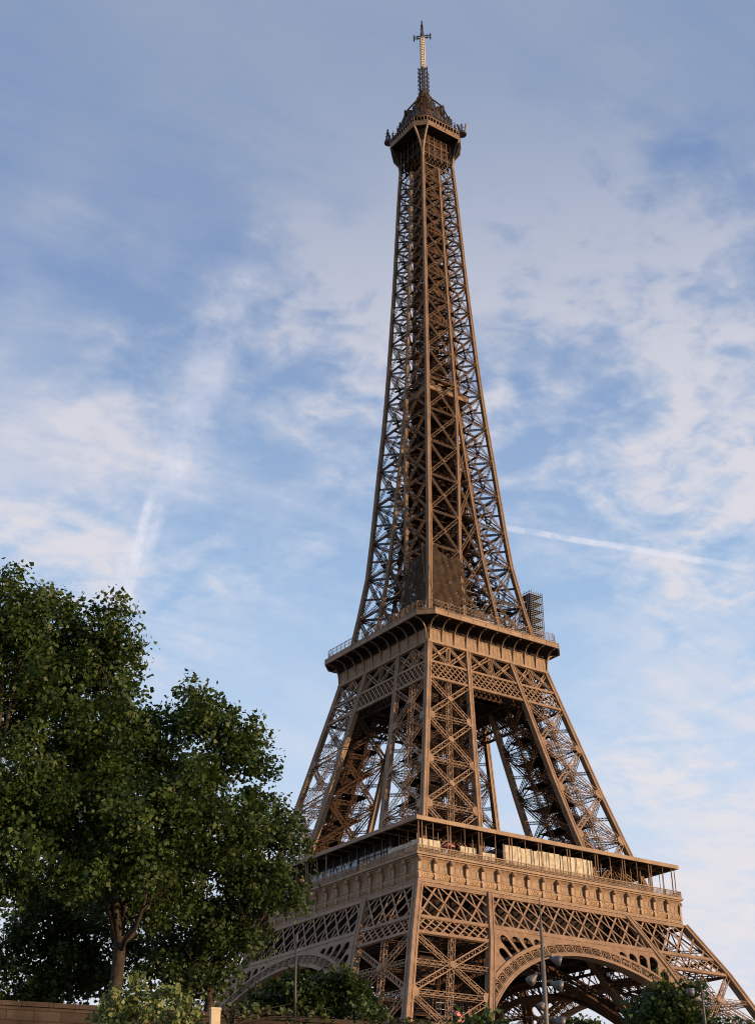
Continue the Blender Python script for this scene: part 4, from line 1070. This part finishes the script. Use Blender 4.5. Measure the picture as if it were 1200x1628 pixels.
def trunk_mesh(base, fork, ends, r0, seed):
    m = MB(); g = random.Random(seed); base, fork = np.array(base, float), np.array(fork, float)
    pts = [base+(fork-base)*t+V3(g.uniform(-.12, .12), g.uniform(-.12, .12), 0)*(t > 0) for t in (0, .06, .3, .6, .85, 1)]
    m.tube(pts, [r0*1.6, r0*1.15, r0, r0*.92, r0*.88, r0*.8], 12)
    for e, rr in ends:
        e = np.array(e, float); mid = (pts[-2]+e)/2+V3(0, 0, -.6)+V3(*[g.uniform(-.5, .5) for _ in range(3)])
        ps = [pts[-2], pts[-2]*.6+mid*.4+V3(0, 0, .3), mid, (mid+e)/2+V3(g.uniform(-.3, .3), g.uniform(-.3, .3), .3), e]
        m.tube(ps, [rr, rr*.85, rr*.65, rr*.42, rr*.12], 8)
        for k in range(6):
            a = ps[2]+(e-ps[2])*g.random(); b = a+V3(g.uniform(-2.4, 2.4), g.uniform(-2.4, 2.4), g.uniform(.2, 2.6)); m.tube([a, (a+b)/2+V3(0, 0, .3), b], [rr*.3, rr*.18, .02], 5)
    return m
def tree(label, cat, spec, D, base_px, fork_px, r0, seed, dens, size, lm, per=30, tuft=.50, sub=12, ztop=None, group=None, nend=9, name='plane_tree', thick=1.0):
    b = at(base_px[0], base_px[1], D); f = at(fork_px[0], fork_px[1], D)
    t = thing(name, label, cat, (f.x, f.y, 0), 0, group)
    bl = crown_blobs(spec, D, seed, sub)
    ends = [((c[0]-f.x, c[1]-f.y, c[2]), r0*.5) for c, r in bl[::(sub+1)][:nend]]
    tm = trunk_mesh((b.x-f.x, b.y-f.y, -0.2), (0, 0, f.z), ends, r0, seed).build('trunk', M['bark'], t, True)
    pts = blob_points(bl, dens, tuft, per, seed)
    pts = pts[pts[:, 2] > .4]-np.array([f.x, f.y, 0])
    leaves('crown', pts, size, lm, t, seed=seed, per=per); return t
tree('big dark green plane tree, its bare forked trunk showing above the wall', 'tree',
     [(150, 990, 55, -1), (180, 1080, 42, 0), (110, 1050, 60, 1), (75, 985, 50, 0), (250, 1420, 60, 0), (180, 1400, 60, 3), (305, 1275, 62, 2), (235, 1215, 62, 3), (235, 1395, 42, -4), (150, 1385, 45, -4), (185, 1330, 70, -4), (60, 1060, 60, 0), (200, 1025, 36, 0), (120, 1100, 90, 1), (185, 1160, 74, -2), (318, 1130, 48, 0), (300, 1200, 85, 0), (375, 1195, 48, 0), (410, 1225, 30, 0), (180, 1270, 95, -3), (290, 1300, 90, -2), (110, 1230, 75, 3), (370, 1330, 70, 0), (250, 1370, 60, 2), (150, 1370, 60, 2), (90, 1320, 60, 0)],
     92, (182, 1572), (190, 1490), .42, 4, 3.3, .26, M['leaf'])
tree('tall dark green tree cut off by the left edge of the picture', 'tree',
     [(20, 935, 38, 0), (15, 985, 50, 0), (70, 1290, 60, 2), (60, 1150, 70, 2), (-40, 980, 60, 0), (40, 1010, 60, 0), (0, 1110, 85, 0), (-70, 1120, 80, 1), (20, 1230, 80, 0), (-50, 1300, 90, 0), (50, 1360, 60, -1), (10, 1400, 48, 1)],
     88, (-40, 1590), (-38, 1450), .5, 9, 3.2, .26, M['leaf'])
tree('dark leafy tree in front of the left arch, its crown reaching down to the wall', 'tree',
     [(440, 1330, 48, 0), (425, 1393, 56, 0), (452, 1428, 33, -1), (350, 1430, 75, 0), (372, 1490, 46, 0), (300, 1480, 70, 1), (325, 1545, 48, 0), (270, 1550, 45, 0), (330, 1360, 50, 2)],
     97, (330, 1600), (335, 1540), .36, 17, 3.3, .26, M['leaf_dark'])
tree('low dark tree with a ragged see-through crown behind the wall, at the left edge', 'tree',
     [(15, 1585, 45, 0), (70, 1590, 40, 0), (165, 1565, 42, 0), (155, 1500, 45, 0), (100, 1410, 60, 0), (60, 1470, 55, 0), (110, 1500, 55, 0), (40, 1540, 50, 0), (120, 1560, 40, 0), (80, 1430, 40, 0), (215, 1520, 38, 0), (150, 1440, 35, 2), (240, 1440, 45, 3)],
     104, (90, 1600), (90, 1560), .3, 23, 3.0, .27, M['leaf_dark'])
tree('round dark green tree behind the wall below the left arch', 'tree',
     [(500, 1590, 36, 0), (548, 1582, 34, 0), (455, 1592, 36, 0), (420, 1604, 28, 0), (570, 1600, 34, 0), (520, 1610, 40, 0)],
     118, (500, 1640), (500, 1615), .3, 31, 3.6, .36, M['leaf_dark'])
tree('dark round tree below the right foot of the big arch', 'tree',
     [(1040, 1606, 38, 0), (1075, 1598, 36, 0), (1020, 1625, 34, 0), (1090, 1622, 36, 0), (1055, 1630, 40, 0)],
     120, (1056, 1650), (1056, 1640), .3, 37, 4.6, .30, M['leaf_dark'], name='round_tree')
for i, (x, y, r) in enumerate(((905, 1628, 14), (940, 1632, 13), (885, 1634, 12))):
    tree(('small far tree top under the big arch, leftmost of three', 'small far tree top under the big arch, middle of three', 'small far tree top under the big arch, rightmost of three')[(1, 2, 0)[i]], 'tree',
     [(x, y, r, 0), (x+8, y+8, r, 0), (x-8, y+8, r, 0)], 420, (x, 1660), (x, 1645), .5, 50+i, 1.6, 1.0, M['leaf_dark'], per=6, tuft=.9, sub=4, group='far trees under the arch', name='far_tree', nend=3)

def bush(label, spec, D, seed, dens, size, lm, zmin, flat=1.0, name='shrub', per=9, tuft=.22, sub=6, group=None, flowers=None):
    c0 = at(spec[0][0], spec[0][1], D); t = thing(name, label, 'shrub', (c0.x, c0.y, zmin), 0, group)
    bl = crown_blobs(spec, D, seed, sub)
    pts = blob_points(bl, dens, tuft, per, seed, .35); pts = pts[pts[:, 2] > zmin+.1]-np.array([c0.x, c0.y, zmin])
    leaves('foliage', pts, size, lm, t, seed=seed)
    m = MB(); g = random.Random(seed)
    for c, r in bl[::3]:
        e = V3(c[0]-c0.x, c[1]-c0.y, c[2]-zmin); b = V3(g.uniform(-.4, .4), g.uniform(-.4, .4), 0); m.tube([b, (b+e)/2+V3(g.uniform(-.2, .2), 0, .2), e], [.06, .04, .015], 5)
    m.build('stems', M['bark'], t)
    if flowers: leaves('blossom', np.array([tuple(at(x, y, D-1.2)-Vector((c0.x, c0.y, zmin))) for x, y in flowers for _ in range(7)])+np.random.default_rng(2).normal(size=(7*len(flowers), 3))*.12, .2, M['flower'], t)
    return t
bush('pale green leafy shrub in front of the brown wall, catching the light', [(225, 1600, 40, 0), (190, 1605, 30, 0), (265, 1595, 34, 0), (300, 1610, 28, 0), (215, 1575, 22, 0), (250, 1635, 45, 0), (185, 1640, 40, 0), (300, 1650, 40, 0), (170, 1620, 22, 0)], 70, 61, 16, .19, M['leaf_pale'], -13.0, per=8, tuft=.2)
bush('glossy green shrub with a pink blossom before the near foot of the tower', [(760, 1622, 20, 0), (735, 1628, 20, 0), (785, 1630, 20, 0), (715, 1634, 16, 0), (805, 1636, 14, 0)], 76, 67, 14, .24, M['leaf_hedge'], -13.0, per=7, tuft=.18, flowers=((727, 1611), (733, 1618)))
bush('low hedge behind the wall, between the dark tree and the near foot', [(600, 1618, 18, 0), (628, 1624, 16, 0), (575, 1612, 16, 0), (655, 1630, 14, 0), (700, 1634, 12, 0), (680, 1636, 12, 0)], 88, 71, 12, .26, M['leaf_hedge'], 0, per=7)
bush('long low hedge on top of the wall below the left arch', [(370, 1606, 14, 0), (400, 1607, 15, 0), (430, 1610, 14, 0), (460, 1612, 14, 0), (490, 1614, 14, 0), (520, 1616, 14, 0), (345, 1602, 12, 0)], 86, 73, 12, .24, M['leaf_hedge'], 0, per=7)
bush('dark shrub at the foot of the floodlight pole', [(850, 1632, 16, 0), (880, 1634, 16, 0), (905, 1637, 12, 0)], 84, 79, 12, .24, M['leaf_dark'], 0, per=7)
bush('shrub with yellowish leaves under the right foot of the tower, in the corner', [(1130, 1634, 14, 0), (1160, 1630, 14, 0), (1190, 1634, 14, 0)], 110, 83, 12, .30, M['leaf_hedge'], 0, per=7)
